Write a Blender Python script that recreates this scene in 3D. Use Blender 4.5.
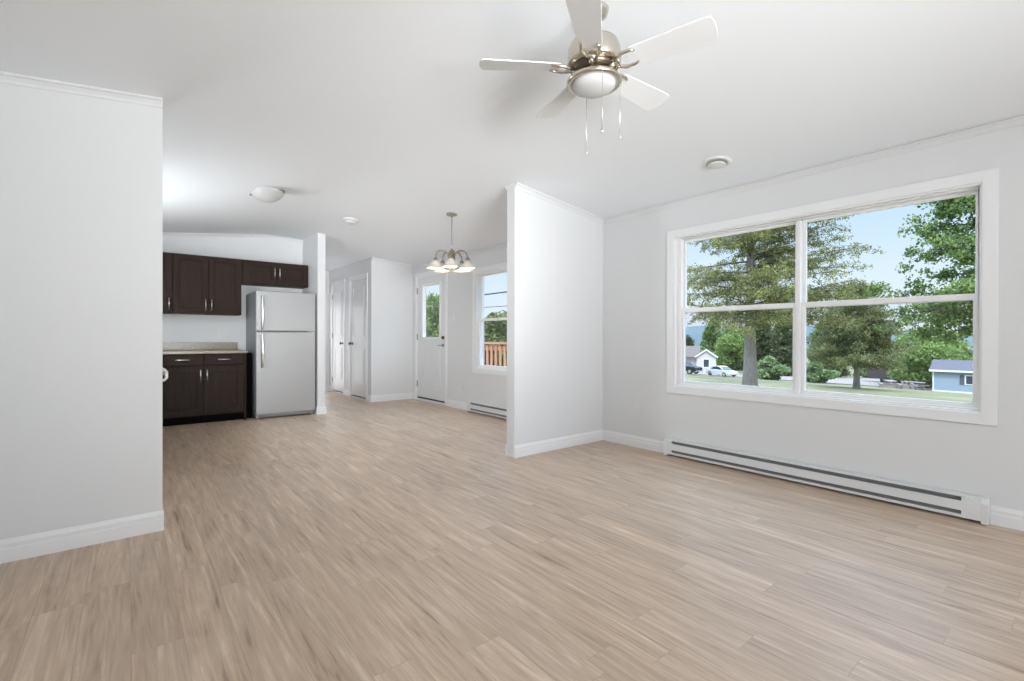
import bpy, bmesh, math, random
import numpy as np
from mathutils import Vector, Matrix

C = bpy.context.scene.collection
S = bpy.context.scene
for o in list(bpy.data.objects): bpy.data.objects.remove(o)
PI = math.pi

# ------------------------------------------------------------------ camera
YAW, PIT, ROL, FPX = .6826, -.0028, .0024, 473.23
CAM_Z = 1.066
fw = Vector((math.sin(YAW)*math.cos(PIT), math.cos(YAW)*math.cos(PIT), math.sin(PIT)))
rt = Vector((math.cos(YAW), -math.sin(YAW), 0)); up = rt.cross(fw)
rt2 = rt*math.cos(ROL) + up*math.sin(ROL); up2 = up*math.cos(ROL) - rt*math.sin(ROL)
cd = bpy.data.cameras.new('camera'); cam = bpy.data.objects.new('camera', cd); C.objects.link(cam)
cam.matrix_world = Matrix(((rt2.x, up2.x, -fw.x, 0), (rt2.y, up2.y, -fw.y, 0), (rt2.z, up2.z, -fw.z, CAM_Z), (0, 0, 0, 1)))
cd.sensor_width = 36; cd.sensor_fit = 'HORIZONTAL'; cd.lens = FPX*36/1024; cd.shift_y = -1.42/1024
cd.clip_start = .02; cd.clip_end = 3000
S.camera = cam

# ------------------------------------------------------------------ sky
W = bpy.data.worlds.new('sky'); S.world = W; W.use_nodes = True
nt = W.node_tree; nt.nodes.clear()
def N(t, **k):
    n = nt.nodes.new(t)
    for a, b in k.items(): setattr(n, a, b)
    return n
wo = N('ShaderNodeOutputWorld'); bg = N('ShaderNodeBackground'); tc = N('ShaderNodeTexCoord')
sep = N('ShaderNodeSeparateXYZ'); ramp = N('ShaderNodeValToRGB')
nt.links.new(tc.outputs['Generated'], sep.inputs[0]); nt.links.new(sep.outputs['Z'], ramp.inputs[0])
e = ramp.color_ramp.elements
e[0].position = 0.0; e[0].color = (.80, .86, .95, 1)
e[1].position = 1.0; e[1].color = (.46, .58, .78, 1)
e2 = e.new(.10); e2.color = (.72, .85, .98, 1)
e3 = e.new(.30); e3.color = (.46, .68, .98, 1)
cl = N('ShaderNodeTexNoise'); cl.inputs['Scale'].default_value = 5.5; cl.inputs['Detail'].default_value = 5
mp = N('ShaderNodeMapping'); mp.inputs['Scale'].default_value = (1, 1, 3.2)
nt.links.new(tc.outputs['Generated'], mp.inputs[0]); nt.links.new(mp.outputs[0], cl.inputs['Vector'])
cr = N('ShaderNodeValToRGB'); cr.color_ramp.elements[0].position = .60; cr.color_ramp.elements[1].position = .80
cr.color_ramp.elements[1].color = (.6, .6, .6, 1)
nt.links.new(cl.outputs[0], cr.inputs[0])
mx = N('ShaderNodeMix', data_type='RGBA'); mx.inputs['B'].default_value = (.90, .93, .97, 1)
nt.links.new(cr.outputs[0], mx.inputs['Factor']); nt.links.new(ramp.outputs[0], mx.inputs['A'])
nt.links.new(mx.outputs['Result'], bg.inputs[0])
zb = N('ShaderNodeMapRange', interpolation_type='SMOOTHSTEP')      # the high sky is brighter than the strip near the horizon
zb.inputs['From Min'].default_value = .34; zb.inputs['From Max'].default_value = .62; zb.inputs['To Min'].default_value = 1.0; zb.inputs['To Max'].default_value = 5.5
nt.links.new(sep.outputs['Z'], zb.inputs['Value']); nt.links.new(zb.outputs[0], bg.inputs[1])
nt.links.new(bg.outputs[0], wo.inputs[0])

# ------------------------------------------------------------------ sun, added fill lamps, exposure
sd = bpy.data.lights.new('sun', 'SUN'); sd.energy = 2.4; sd.angle = .01; sd.color = (1, .95, .86)
so = bpy.data.objects.new('sun', sd); C.objects.link(so)
so.rotation_euler = Vector((.45, .42, -.79)).to_track_quat('-Z', 'Y').to_euler()
def area(name, loc, direction, sx, sy, power, col=(1, 1, 1)):
    l = bpy.data.lights.new(name, 'AREA'); l.shape = 'RECTANGLE'; l.size = sx; l.size_y = sy; l.energy = power; l.color = col
    o = bpy.data.objects.new(name, l); C.objects.link(o); o.location = loc
    o.rotation_euler = Vector(direction).to_track_quat('-Z', 'Z').to_euler()
    return o
def point(name, loc, power, r=.06, col=(1, .96, .9)):
    l = bpy.data.lights.new(name, 'POINT'); l.energy = power; l.shadow_soft_size = r; l.color = col
    o = bpy.data.objects.new(name, l); C.objects.link(o); o.location = loc
    return o
FILL_TINT = (.95, .975, 1.0)
area('fill_rear', (.80, -4.44, 1.05), (0, 1, .15), 2.0, 1.9, 66, FILL_TINT)  # added fill lamp outside the unseen rear window
area('fill_kitchen_left', (-.72, 5.30, 1.57), (1, 0, .02), 2.5, .7, 128, FILL_TINT)  # added fill lamp brightening the kitchen and dining side
area('fill_hall', (2.62, 9.54, 1.1), (0, -1, .1), .85, 2.0, 8, FILL_TINT)  # added fill lamp inside the hall end, no window there
fill_lamp = area('fill_softbox', (.75, -2.8, .9), (.17, .91, .33), 1.7, 1.3, 30, FILL_TINT); fill_lamp.data.spread = 1.15     # added fill behind the camera, aimed up at the ceiling
fill_lamp = area('fill_far', (-.15, -3.0, 1.0), (2.95, 9.5, 1.0), .6, .6, 6, FILL_TINT); fill_lamp.data.spread = .46  # added narrow fill beam for the closet front and dining ceiling
S.view_settings.view_transform = 'Standard'; S.view_settings.look = 'None'
S.view_settings.exposure = 0.17; S.view_settings.gamma = 1.0; S.view_settings.use_curve_mapping = False

# ------------------------------------------------------------------ materials
def lin(r, g, b):
    f = lambda c: (c/255/12.92) if c/255 <= .04045 else ((c/255+.055)/1.055)**2.4
    return (f(r), f(g), f(b), 1)
class Mat:
    def __init__(s, name):
        s.m = bpy.data.materials.new(name); s.m.use_nodes = True; s.t = s.m.node_tree
        s.b = s.t.nodes['Principled BSDF']; s.out = s.t.nodes['Material Output']
    def n(s, typ, **k):
        n = s.t.nodes.new(typ)
        for a, b in k.items(): setattr(n, a, b)
        return n
    def l(s, a, b): s.t.links.new(a, b)
def plain(name, col, rough=.5, metal=0, var=.04, scale=6, bump=0, bscale=200, spec=.5, stretch=(1, 1, 1)):
    M = Mat(name); co = M.n('ShaderNodeTexCoord'); mp = M.n('ShaderNodeMapping'); mp.inputs['Scale'].default_value = stretch
    M.l(co.outputs['Object'], mp.inputs[0])
    no = M.n('ShaderNodeTexNoise'); no.inputs['Scale'].default_value = scale; no.inputs['Detail'].default_value = 4
    M.l(mp.outputs[0], no.inputs['Vector'])
    mx = M.n('ShaderNodeMix', data_type='RGBA'); M.l(no.outputs[0], mx.inputs['Factor'])
    mx.inputs['A'].default_value = tuple(c*(1-var) for c in col[:3])+(1,); mx.inputs['B'].default_value = tuple(min(1, c*(1+var)) for c in col[:3])+(1,)
    M.l(mx.outputs['Result'], M.b.inputs['Base Color'])
    M.b.inputs['Roughness'].default_value = rough; M.b.inputs['Metallic'].default_value = metal
    M.b.inputs['Specular IOR Level'].default_value = spec
    if bump:
        n2 = M.n('ShaderNodeTexNoise'); n2.inputs['Scale'].default_value = bscale; M.l(mp.outputs[0], n2.inputs['Vector'])
        bp = M.n('ShaderNodeBump'); bp.inputs['Strength'].default_value = bump; bp.inputs['Distance'].default_value = .002
        M.l(n2.outputs[0], bp.inputs['Height']); M.l(bp.outputs[0], M.b.inputs['Normal'])
    return M.m
WALL = plain('wall_paint', (.78, .785, .79), .55, var=.008, scale=2, bump=.05, bscale=350)
CEIL = plain('ceiling_paint', (.92, .945, .975), .8, var=.006, scale=2, bump=.08, bscale=220)
TRIM = plain('trim_paint', (.89, .895, .90), .35, var=.008)
VINYL = plain('window_vinyl', (.92, .92, .92), .3, var=.01)
DOORP = plain('door_paint', (.80, .805, .81), .35, var=.01)
HEAT = plain('heater_enamel', (.80, .81, .82), .35, var=.01)
DARKSLOT = plain('heater_slot', (.17, .17, .175), .5, var=.1)
FINS = plain('heater_fins', (.30, .30, .31), .4, .6, var=.3, scale=300)
NICKEL = plain('brushed_nickel', (.62, .57, .49), .24, 1, var=.06, scale=30, stretch=(1, 1, 12))
STEELH = plain('handle_nickel', (.74, .73, .71), .28, 1, var=.04, scale=40)
CHSTEEL = plain('dull_nickel', (.40, .38, .35), .35, .9, var=.06, scale=40)
DARKMET = plain('dark_fan_metal', (.16, .13, .10), .3, 1, var=.2)
BRONZE = plain('antique_brass', (.36, .31, .235), .32, .9, var=.12, scale=40)
GOLD = plain('gilt_edge', (.45, .39, .24), .45, .3, var=.15, scale=40)
BLADE = plain('white_fan_blade', (.77, .775, .78), .45, var=.01)
PLAST = plain('white_plastic', (.80, .80, .79), .35, var=.01)
GREYPL = plain('grey_plastic', (.42, .42, .42), .5, var=.05)
BLACK = plain('black_plastic', (.012, .012, .013), .4, var=.2)
RUBBER = plain('dark_rubber', (.03, .03, .03), .6, var=.2)
APPL = plain('white_appliance', (.82, .82, .81), .25, var=.01)

def glass_shade(name, col, trans=.35):
    M = Mat(name); M.b.inputs['Base Color'].default_value = col; M.b.inputs['Roughness'].default_value = .25
    no = M.n('ShaderNodeTexNoise'); no.inputs['Scale'].default_value = 14; no.inputs['Detail'].default_value = 5
    co = M.n('ShaderNodeTexCoord'); M.l(co.outputs['Object'], no.inputs['Vector'])
    mx = M.n('ShaderNodeMix', data_type='RGBA'); mx.inputs['A'].default_value = tuple(c*.93 for c in col[:3])+(1,); mx.inputs['B'].default_value = col
    M.l(no.outputs[0], mx.inputs['Factor']); M.l(mx.outputs['Result'], M.b.inputs['Base Color'])
    tr = M.n('ShaderNodeBsdfTranslucent'); M.l(mx.outputs['Result'], tr.inputs[0])
    ms = M.n('ShaderNodeMixShader'); ms.inputs[0].default_value = trans
    M.l(M.b.outputs[0], ms.inputs[1]); M.l(tr.outputs[0], ms.inputs[2]); M.l(ms.outputs[0], M.out.inputs[0])
    return M.m
ALAB = glass_shade('alabaster_glass', (.80, .78, .72, 1))
FROST = glass_shade('frosted_glass', (.84, .84, .83, 1))

def pane_mat():
    M = Mat('window_glass'); t = M.n('ShaderNodeBsdfTransparent'); t.inputs[0].default_value = (.97, .98, .98, 1)
    g = M.n('ShaderNodeBsdfGlossy'); g.inputs['Roughness'].default_value = .02; lw = M.n('ShaderNodeLayerWeight'); fr = M.n('ShaderNodeMath', operation='POWER'); fr.inputs[1].default_value = 4; M.l(lw.outputs['Facing'], fr.inputs[0])
    ms = M.n('ShaderNodeMixShader'); M.l(fr.outputs[0], ms.inputs[0]); M.l(t.outputs[0], ms.inputs[1]); M.l(g.outputs[0], ms.inputs[2])
    M.l(ms.outputs[0], M.out.inputs[0]); return M.m
GLASS = pane_mat()
def screen_mat():
    M = Mat('insect_screen_mesh'); t = M.n('ShaderNodeBsdfTransparent'); d = M.n('ShaderNodeBsdfDiffuse'); d.inputs[0].default_value = (.16, .16, .16, 1)
    ms = M.n('ShaderNodeMixShader'); ms.inputs[0].default_value = .12
    M.l(t.outputs[0], ms.inputs[1]); M.l(d.outputs[0], ms.inputs[2]); M.l(ms.outputs[0], M.out.inputs[0]); return M.m
SCREEN = screen_mat()

def floor_mat():
    M = Mat('vinyl_plank'); co = M.n('ShaderNodeTexCoord')
    mp = M.n('ShaderNodeMapping'); mp.inputs['Rotation'].default_value = (0, 0, PI/2); mp.inputs['Location'].default_value = (.37, -.010, 0)
    M.l(co.outputs['Object'], mp.inputs[0])
    sp = M.n('ShaderNodeSeparateXYZ'); M.l(mp.outputs[0], sp.inputs[0])
    rw = M.n('ShaderNodeMath', operation='DIVIDE'); rw.inputs[1].default_value = .1465; M.l(sp.outputs['Y'], rw.inputs[0])
    fl = M.n('ShaderNodeMath', operation='FLOOR'); M.l(rw.outputs[0], fl.inputs[0])
    wn = M.n('ShaderNodeTexWhiteNoise', noise_dimensions='1D'); M.l(fl.outputs[0], wn.inputs['W'])
    xs = M.n('ShaderNodeMath', operation='MULTIPLY_ADD'); xs.inputs[1].default_value = 1.05; M.l(wn.outputs['Value'], xs.inputs[0]); M.l(sp.outputs['X'], xs.inputs[2])
    cb = M.n('ShaderNodeCombineXYZ'); M.l(xs.outputs[0], cb.inputs['X']); M.l(sp.outputs['Y'], cb.inputs['Y'])
    br = M.n('ShaderNodeTexBrick'); br.offset = 0
    br.inputs['Color1'].default_value = (0, 0, 0, 1); br.inputs['Color2'].default_value = (1, 1, 1, 1); br.inputs['Mortar'].default_value = (.5, .5, .5, 1)
    br.inputs['Scale'].default_value = 1; br.inputs['Mortar Size'].default_value = .0011; br.inputs['Mortar Smooth'].default_value = .2
    br.inputs['Brick Width'].default_value = 1.05; br.inputs['Row Height'].default_value = .1465
    M.l(cb.outputs[0], br.inputs['Vector'])
    # every plank shifts the grain so that neighbours do not match
    mul = M.n('ShaderNodeVectorMath', operation='MULTIPLY'); mul.inputs[1].default_value = (7, 31, 13)
    M.l(br.outputs['Color'], mul.inputs[0])
    ad = M.n('ShaderNodeVectorMath', operation='ADD'); M.l(co.outputs['Object'], ad.inputs[0]); M.l(mul.outputs[0], ad.inputs[1])
    def noise(sx, sy, det, dist=0, rough=.55):
        m = M.n('ShaderNodeMapping'); m.inputs['Scale'].default_value = (sx, sy, 1); M.l(ad.outputs[0], m.inputs[0])
        n = M.n('ShaderNodeTexNoise'); n.inputs['Scale'].default_value = 1; n.inputs['Detail'].default_value = det
        n.inputs['Distortion'].default_value = dist; n.inputs['Roughness'].default_value = rough
        M.l(m.outputs[0], n.inputs['Vector']); return n
    a = noise(24, 1.5, 8, 1.5, .62); b = noise(85, 4, 4, .4); c = noise(10, 1.0, 4, 2.2)
    r1 = M.n('ShaderNodeValToRGB'); E = r1.color_ramp.elements
    E[0].position = .33; E[0].color = FL[0]; E[1].position = .67; E[1].color = FL[3]
    x = E.new(.43); x.color = FL[1]; x = E.new(.56); x.color = FL[2]
    mixn = M.n('ShaderNodeMix', data_type='FLOAT'); mixn.inputs['Factor'].default_value = .38
    M.l(a.outputs[0], mixn.inputs['A']); M.l(c.outputs[0], mixn.inputs['B'])
    mix2 = M.n('ShaderNodeMix', data_type='FLOAT'); mix2.inputs['Factor'].default_value = .22
    M.l(mixn.outputs[0], mix2.inputs['A']); M.l(b.outputs[0], mix2.inputs['B'])
    M.l(mix2.outputs[0], r1.inputs[0])
    # plank to plank tone
    hv = M.n('ShaderNodeHueSaturation'); M.l(r1.outputs[0], hv.inputs['Color'])
    mr = M.n('ShaderNodeMapRange'); mr.inputs['To Min'].default_value = .93; mr.inputs['To Max'].default_value = 1.07
    M.l(br.outputs['Color'], mr.inputs['Value']); M.l(mr.outputs[0], hv.inputs['Value'])
    gm = M.n('ShaderNodeMix', data_type='RGBA'); gm.inputs['B'].default_value = (.17, .13, .10, 1)
    mf = M.n('ShaderNodeMath', operation='MULTIPLY'); mf.inputs[1].default_value = .32; M.l(br.outputs['Fac'], mf.inputs[0])
    M.l(mf.outputs[0], gm.inputs['Factor']); M.l(hv.outputs[0], gm.inputs['A']); M.l(gm.outputs['Result'], M.b.inputs['Base Color'])
    M.b.inputs['Roughness'].default_value = .38; M.b.inputs['Specular IOR Level'].default_value = .45
    bp = M.n('ShaderNodeBump'); bp.inputs['Strength'].default_value = .18; bp.inputs['Distance'].default_value = .002
    M.l(b.outputs[0], bp.inputs['Height']); M.l(bp.outputs[0], M.b.inputs['Normal'])
    return M.m
FL = [lin(138, 115, 94), lin(189, 164, 140), lin(211, 188, 164), lin(236, 217, 196)]
FLOOR = floor_mat()

def wood_mat(name, c1, c2, rough=.4, stretch=(8, 8, .8)):
    M = Mat(name); co = M.n('ShaderNodeTexCoord'); mp = M.n('ShaderNodeMapping'); mp.inputs['Scale'].default_value = stretch
    M.l(co.outputs['Object'], mp.inputs[0]); n = M.n('ShaderNodeTexNoise'); n.inputs['Scale'].default_value = 5; n.inputs['Detail'].default_value = 6; n.inputs['Distortion'].default_value = .6
    M.l(mp.outputs[0], n.inputs['Vector']); r = M.n('ShaderNodeValToRGB')
    r.color_ramp.elements[0].position = .3; r.color_ramp.elements[1].position = .7
    r.color_ramp.elements[0].color = c1; r.color_ramp.elements[1].color = c2
    M.l(n.outputs[0], r.inputs[0]); M.l(r.outputs[0], M.b.inputs['Base Color']); M.b.inputs['Roughness'].default_value = rough; M.b.inputs['Specular IOR Level'].default_value = .2
    return M.m
ESPRESSO = wood_mat('espresso_wood', (.020, .0105, .0072, 1), (.034, .0185, .0130, 1), .5)
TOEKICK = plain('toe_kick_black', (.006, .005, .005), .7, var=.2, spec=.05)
CEDAR = wood_mat('cedar_boards', (.48, .24, .14, 1), (.66, .38, .24, 1), .7)
GREYWOOD = wood_mat('weathered_boards', (.22, .19, .17, 1), (.38, .33, .30, 1), .8)
def granite():
    M = Mat('speckled_laminate'); co = M.n('ShaderNodeTexCoord'); v = M.n('ShaderNodeTexNoise'); v.inputs['Scale'].default_value = 110; v.inputs['Detail'].default_value = 6
    M.l(co.outputs['Object'], v.inputs['Vector']); r = M.n('ShaderNodeValToRGB'); E = r.color_ramp.elements
    E[0].position = .32; E[0].color = lin(120, 109, 92); E[1].position = .68; E[1].color = lin(174, 163, 145); x = E.new(.5); x.color = lin(153, 142, 124)
    M.l(v.outputs[0], r.inputs[0]); M.l(r.outputs[0], M.b.inputs['Base Color']); M.b.inputs['Roughness'].default_value = .25
    return M.m
GRANITE = granite()
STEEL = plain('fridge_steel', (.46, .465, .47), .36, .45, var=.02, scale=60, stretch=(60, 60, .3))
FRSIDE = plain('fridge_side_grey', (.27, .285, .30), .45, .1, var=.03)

def leaf_mat(name, c1, c2, trans=.35):
    M = Mat(name); g = M.n('ShaderNodeNewGeometry'); r = M.n('ShaderNodeValToRGB')
    r.color_ramp.elements[0].color = c1; r.color_ramp.elements[1].color = c2
    M.l(g.outputs['Random Per Island'], r.inputs[0]); M.l(r.outputs[0], M.b.inputs['Base Color'])
    M.b.inputs['Roughness'].default_value = .6; M.b.inputs['Specular IOR Level'].default_value = .2
    t = M.n('ShaderNodeBsdfTranslucent'); M.l(r.outputs[0], t.inputs[0]); ms = M.n('ShaderNodeMixShader'); ms.inputs[0].default_value = trans
    M.l(M.b.outputs[0], ms.inputs[1]); M.l(t.outputs[0], ms.inputs[2]); M.l(ms.outputs[0], M.out.inputs[0]); return M.m
L_LARCH = leaf_mat('larch_needles', (.09, .105, .035, 1), (.48, .48, .19, 1))
L_SPRUCE = leaf_mat('olive_needles', (.08, .10, .04, 1), (.36, .39, .16, 1))
L_MAPLE = leaf_mat('maple_leaves', (.07, .13, .04, 1), (.34, .44, .15, 1))
L_BRIGHT = leaf_mat('bright_leaves', (.17, .25, .075, 1), (.36, .46, .15, 1))
L_DARK = leaf_mat('dark_needles', (.07, .095, .04, 1), (.17, .20, .085, 1))
L_PALE = leaf_mat('pale_leaves', (.15, .23, .09, 1), (.34, .42, .20, 1))
BARK = plain('grey_bark', (.33, .28, .25), .9, var=.55, scale=9, bump=.8, bscale=18, stretch=(2.5, 2.5, .5))
TWIG = plain('twig_bark', (.15, .125, .105), .9, var=.3, scale=9)

def ground_mat():
    M = Mat('lawn'); co = M.n('ShaderNodeTexCoord'); n = M.n('ShaderNodeTexNoise'); n.inputs['Scale'].default_value = .25; n.inputs['Detail'].default_value = 8
    M.l(co.outputs['Object'], n.inputs['Vector']); r = M.n('ShaderNodeValToRGB')
    r.color_ramp.elements[0].position = .36; r.color_ramp.elements[1].position = .66
    r.color_ramp.elements[0].color = (.135, .13, .06, 1); r.color_ramp.elements[1].color = (.26, .24, .12, 1)
    M.l(n.outputs[0], r.inputs[0]); M.l(r.outputs[0], M.b.inputs['Base Color']); M.b.inputs['Roughness'].default_value = .95
    return M.m
LAWN = ground_mat()
GRAVEL = plain('gravel', (.30, .255, .22), .95, var=.2, scale=1.2)
HILL = plain('wooded_hill', (.11, .145, .15), 1, var=.35, scale=.03)
SIDEW = plain('white_siding', (.62, .57, .56), .7, var=.04)
SIDEB = plain('blue_siding', (.33, .39, .47), .7, var=.04)
ROOFG = plain('grey_shingles', (.13, .12, .14), .9, var=.2, scale=5)
ROOFB = plain('brown_shingles', (.17, .14, .12), .9, var=.2, scale=5)
DGLASS = plain('dark_glass', (.05, .06, .07), .1, var=.1)
CARW = plain('silver_white_car_paint', (.62, .63, .65), .25, .1, var=.01)
CARB = plain('black_car_paint', (.02, .021, .025), .25, .1, var=.1)
BARND = plain('dark_brown_boards', (.06, .05, .05), .8, var=.2)
BROWNG = plain('bare_earth', (.24, .17, .14), .95, var=.2, scale=2)

# ------------------------------------------------------------------ mesh helpers
class MB:
    def __init__(s): s.v = []; s.f = []; s.sm = []; s.mi = []
    def add(s, vs, fs, smooth=False, mi=0):
        o = len(s.v); s.v += [tuple(v) for v in vs]
        for f in fs: s.f.append(tuple(i+o for i in f)); s.sm.append(smooth); s.mi.append(mi)
        return s
    def box(s, x0, x1, y0, y1, z0, z1, mi=0):
        if x0 > x1: x0, x1 = x1, x0
        if y0 > y1: y0, y1 = y1, y0
        vs = [(x0,y0,z0),(x1,y0,z0),(x1,y1,z0),(x0,y1,z0),(x0,y0,z1),(x1,y0,z1),(x1,y1,z1),(x0,y1,z1)]
        return s.add(vs, [(3,2,1,0),(4,5,6,7),(0,1,5,4),(1,2,6,5),(2,3,7,6),(3,0,4,7)], mi=mi)
    def prism(s, poly, a0, a1, axis='y', smooth=False, mi=0):
        # poly in the two other axes: y -> (x,z), x -> (y,z), z -> (x,y)
        n = len(poly)
        def P(p, a): return (p[0], a, p[1]) if axis == 'y' else ((a, p[0], p[1]) if axis == 'x' else (p[0], p[1], a))
        vs = [P(p, a0) for p in poly]+[P(p, a1) for p in poly]
        fs = [tuple(range(n)), tuple(range(2*n-1, n-1, -1))]
        o = len(s.v); s.v += vs
        for f in fs: s.f.append(tuple(i+o for i in f)); s.sm.append(False); s.mi.append(mi)
        for i in range(n):
            j = (i+1) % n; s.f.append((o+i, o+n+i, o+n+j, o+j)); s.sm.append(smooth); s.mi.append(mi)
        return s
    def tube(s, pts, r, n=8, cap=True, mi=0):
        pts = [Vector(p) for p in pts]; k = len(pts)
        rs = r if isinstance(r, (list, tuple)) else [r]*k
        o = len(s.v); ref = None
        for i in range(k):
            t = (pts[min(i+1, k-1)]-pts[max(i-1, 0)]).normalized()
            if ref is None:
                ref = Vector((0, 0, 1)) if abs(t.z) < .9 else Vector((1, 0, 0))
            a = (ref - t*ref.dot(t)).normalized(); b = t.cross(a); ref = a
            for j in range(n):
                w = 2*PI*j/n; s.v.append(tuple(pts[i]+(a*math.cos(w)+b*math.sin(w))*rs[i]))
        for i in range(k-1):
            for j in range(n):
                j2 = (j+1) % n
                s.f.append((o+i*n+j, o+i*n+j2, o+(i+1)*n+j2, o+(i+1)*n+j)); s.sm.append(True); s.mi.append(mi)
        if cap:
            s.f.append(tuple(o+j for j in range(n-1, -1, -1))); s.sm.append(False); s.mi.append(mi)
            s.f.append(tuple(o+(k-1)*n+j for j in range(n))); s.sm.append(False); s.mi.append(mi)
        return s
    def lathe(s, prof, c=(0, 0, 0), n=32, mi=0):
        # prof: (r, z) list; r may be 0 at either end
        o = len(s.v); k = len(prof)
        for r, z in prof:
            for j in range(n):
                w = 2*PI*j/n; s.v.append((c[0]+r*math.cos(w), c[1]+r*math.sin(w), c[2]+z))
        for i in range(k-1):
            for j in range(n):
                j2 = (j+1) % n
                s.f.append((o+i*n+j, o+i*n+j2, o+(i+1)*n+j2, o+(i+1)*n+j)); s.sm.append(True); s.mi.append(mi)
        if prof[0][0] > 1e-4: s.f.append(tuple(o+j for j in range(n-1, -1, -1))); s.sm.append(False); s.mi.append(mi)
        if prof[-1][0] > 1e-4: s.f.append(tuple(o+(k-1)*n+j for j in range(n))); s.sm.append(False); s.mi.append(mi)
        return s
    def xform(s, M):
        s.v = [tuple(M @ Vector(v)) for v in s.v]; return s
    def mapped(s, fn):
        s.v = [tuple(fn(*v)) for v in s.v]; return s
    def build(s, name, mat, parent=None, bevel=0, seg=2):
        me = bpy.data.meshes.new(name); me.from_pydata(s.v, [], s.f)
        me.polygons.foreach_set('use_smooth', s.sm)
        for m in (mat if isinstance(mat, (list, tuple)) else [mat]): me.materials.append(m)
        if any(s.mi): me.polygons.foreach_set('material_index', s.mi)
        bm = bmesh.new(); bm.from_mesh(me)
        bmesh.ops.remove_doubles(bm, verts=bm.verts, dist=1e-6)
        bmesh.ops.recalc_face_normals(bm, faces=bm.faces); bm.to_mesh(me); bm.free(); me.update()
        o = bpy.data.objects.new(name, me); C.objects.link(o)
        if parent is not None: o.parent = parent
        if bevel:
            b = o.modifiers.new('bevel', 'BEVEL'); b.width = bevel; b.segments = seg; b.limit_method = 'ANGLE'; b.angle_limit = .7
        return o
def empty(name, loc=(0, 0, 0), rz=0):
    o = bpy.data.objects.new(name, None); C.objects.link(o); o.location = loc; o.rotation_euler = (0, 0, rz); o.empty_display_size = .1
    return o
def tag(o, label, cat, group=None):
    o['label'] = label; o['category'] = cat
    if group: o['group'] = group
    return o
def struct(o, label=None):
    o['kind'] = 'structure'
    if label: o['label'] = label
    return o
def copy_tree(o, parent=None):
    c = o.copy(); C.objects.link(c)
    if parent is not None: c.parent = parent
    for ch in list(o.children): copy_tree(ch, c)
    return c

# ------------------------------------------------------------------ room shell
XL, XR, XRIDGE = -.50, 3.864, 1.70            # side walls, ridge
EAVE, SL = 2.299, .1155
YB, YF = -4.3, 9.6                              # rear end, hall end
Y1, Y2 = 3.245, 3.352                           # stub wall and partition share this plane
YK = 7.5                                        # kitchen back wall, closet front
def zc(x): return EAVE + SL*((XR-x) if x > XRIDGE else (x-(2*XRIDGE-XR)))
def gable(x0, x1, z0=0):
    p = [(x0, z0), (x1, z0), (x1, zc(x1))]
    if x0 < XRIDGE < x1: p.append((XRIDGE, zc(XRIDGE)))
    p.append((x0, zc(x0))); return p
struct(MB().box(XL-.15, XR+.15, YB-.15, YF+.15, -.18, 0).build('floor', FLOOR), 'beige wood-look plank vinyl floor')
zl, zr, zt = zc(XL-.15), zc(XR+.15), zc(XRIDGE)
struct(MB().prism([(XL-.15, zl)]+[(XRIDGE+q, zt-SL*(q*q/.6+.15)) for q in (-.3, -.2, -.1, 0, .1, .2, .3)]+[(XR+.15, zr), (XR+.15, zr+.14), (XRIDGE, zt+.14), (XL-.15, zl+.14)], YB-.15, YF+.15).build('ceiling', CEIL), 'white vaulted ceiling')

def grid_wall(name, fn, u0, u1, z1, th, openings):
    # wall in local (u along, d outward, z); openings (ua, ub, za, zb)
    us = sorted({u0, u1, *[o[0] for o in openings], *[o[1] for o in openings]})
    zs = sorted({0, z1, *[o[2] for o in openings], *[o[3] for o in openings]})
    m = MB()
    ok = {}
    for i in range(len(us)-1):
        for j in range(len(zs)-1):
            cu, cz = (us[i]+us[i+1])/2, (zs[j]+zs[j+1])/2
            ok[i, j] = not any(a < cu < b and c < cz < d for a, b, c, d in openings)
    for (i, j), v in ok.items():
        if not v: continue
        a, b, c, d = us[i], us[i+1], zs[j], zs[j+1]
        m.add([(a,0,c),(b,0,c),(b,0,d),(a,0,d)], [(0,1,2,3)]); m.add([(a,th,c),(b,th,c),(b,th,d),(a,th,d)], [(3,2,1,0)])
        if not ok.get((i-1, j)): m.add([(a,0,c),(a,th,c),(a,th,d),(a,0,d)], [(0,1,2,3)])
        if not ok.get((i+1, j)): m.add([(b,0,c),(b,th,c),(b,th,d),(b,0,d)], [(3,2,1,0)])
        if not ok.get((i, j-1)): m.add([(a,0,c),(b,0,c),(b,th,c),(a,th,c)], [(0,1,2,3)])
        if not ok.get((i, j+1)): m.add([(a,0,d),(b,0,d),(b,th,d),(a,th,d)], [(3,2,1,0)])
    m.mapped(fn); return struct(m.build(name, WALL))
RIGHT = lambda u, d, z: (XR+d, u, z)
LEFT = lambda u, d, z: (XL-d, u, z)
REAR = lambda u, d, z: (u, YB-d, z)
W1 = (.412, 2.416, .633, 1.977)       # living room window
W2 = (4.50, 5.574, .631, 1.985)       # dining window
D1 = (6.40, 7.345, .03, 2.10)         # entrance door opening
W3 = (-1.85, -.25, .70, 2.0)          # unseen window added to let in light, left wall behind the camera
W4 = (3.95, 6.70, 1.16, 1.98)         # unseen kitchen window added for its fill lamp, behind the stub wall
W5 = (-.25, 1.85, .10, 2.10)           # unseen window added for its fill lamp, rear wall behind the camera
grid_wall('wall_right', RIGHT, YB, YF, zc(XR), .15, [W1, W2, D1])
grid_wall('wall_left', LEFT, YB, YF, zc(XL), .15, [W3, W4])
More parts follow.
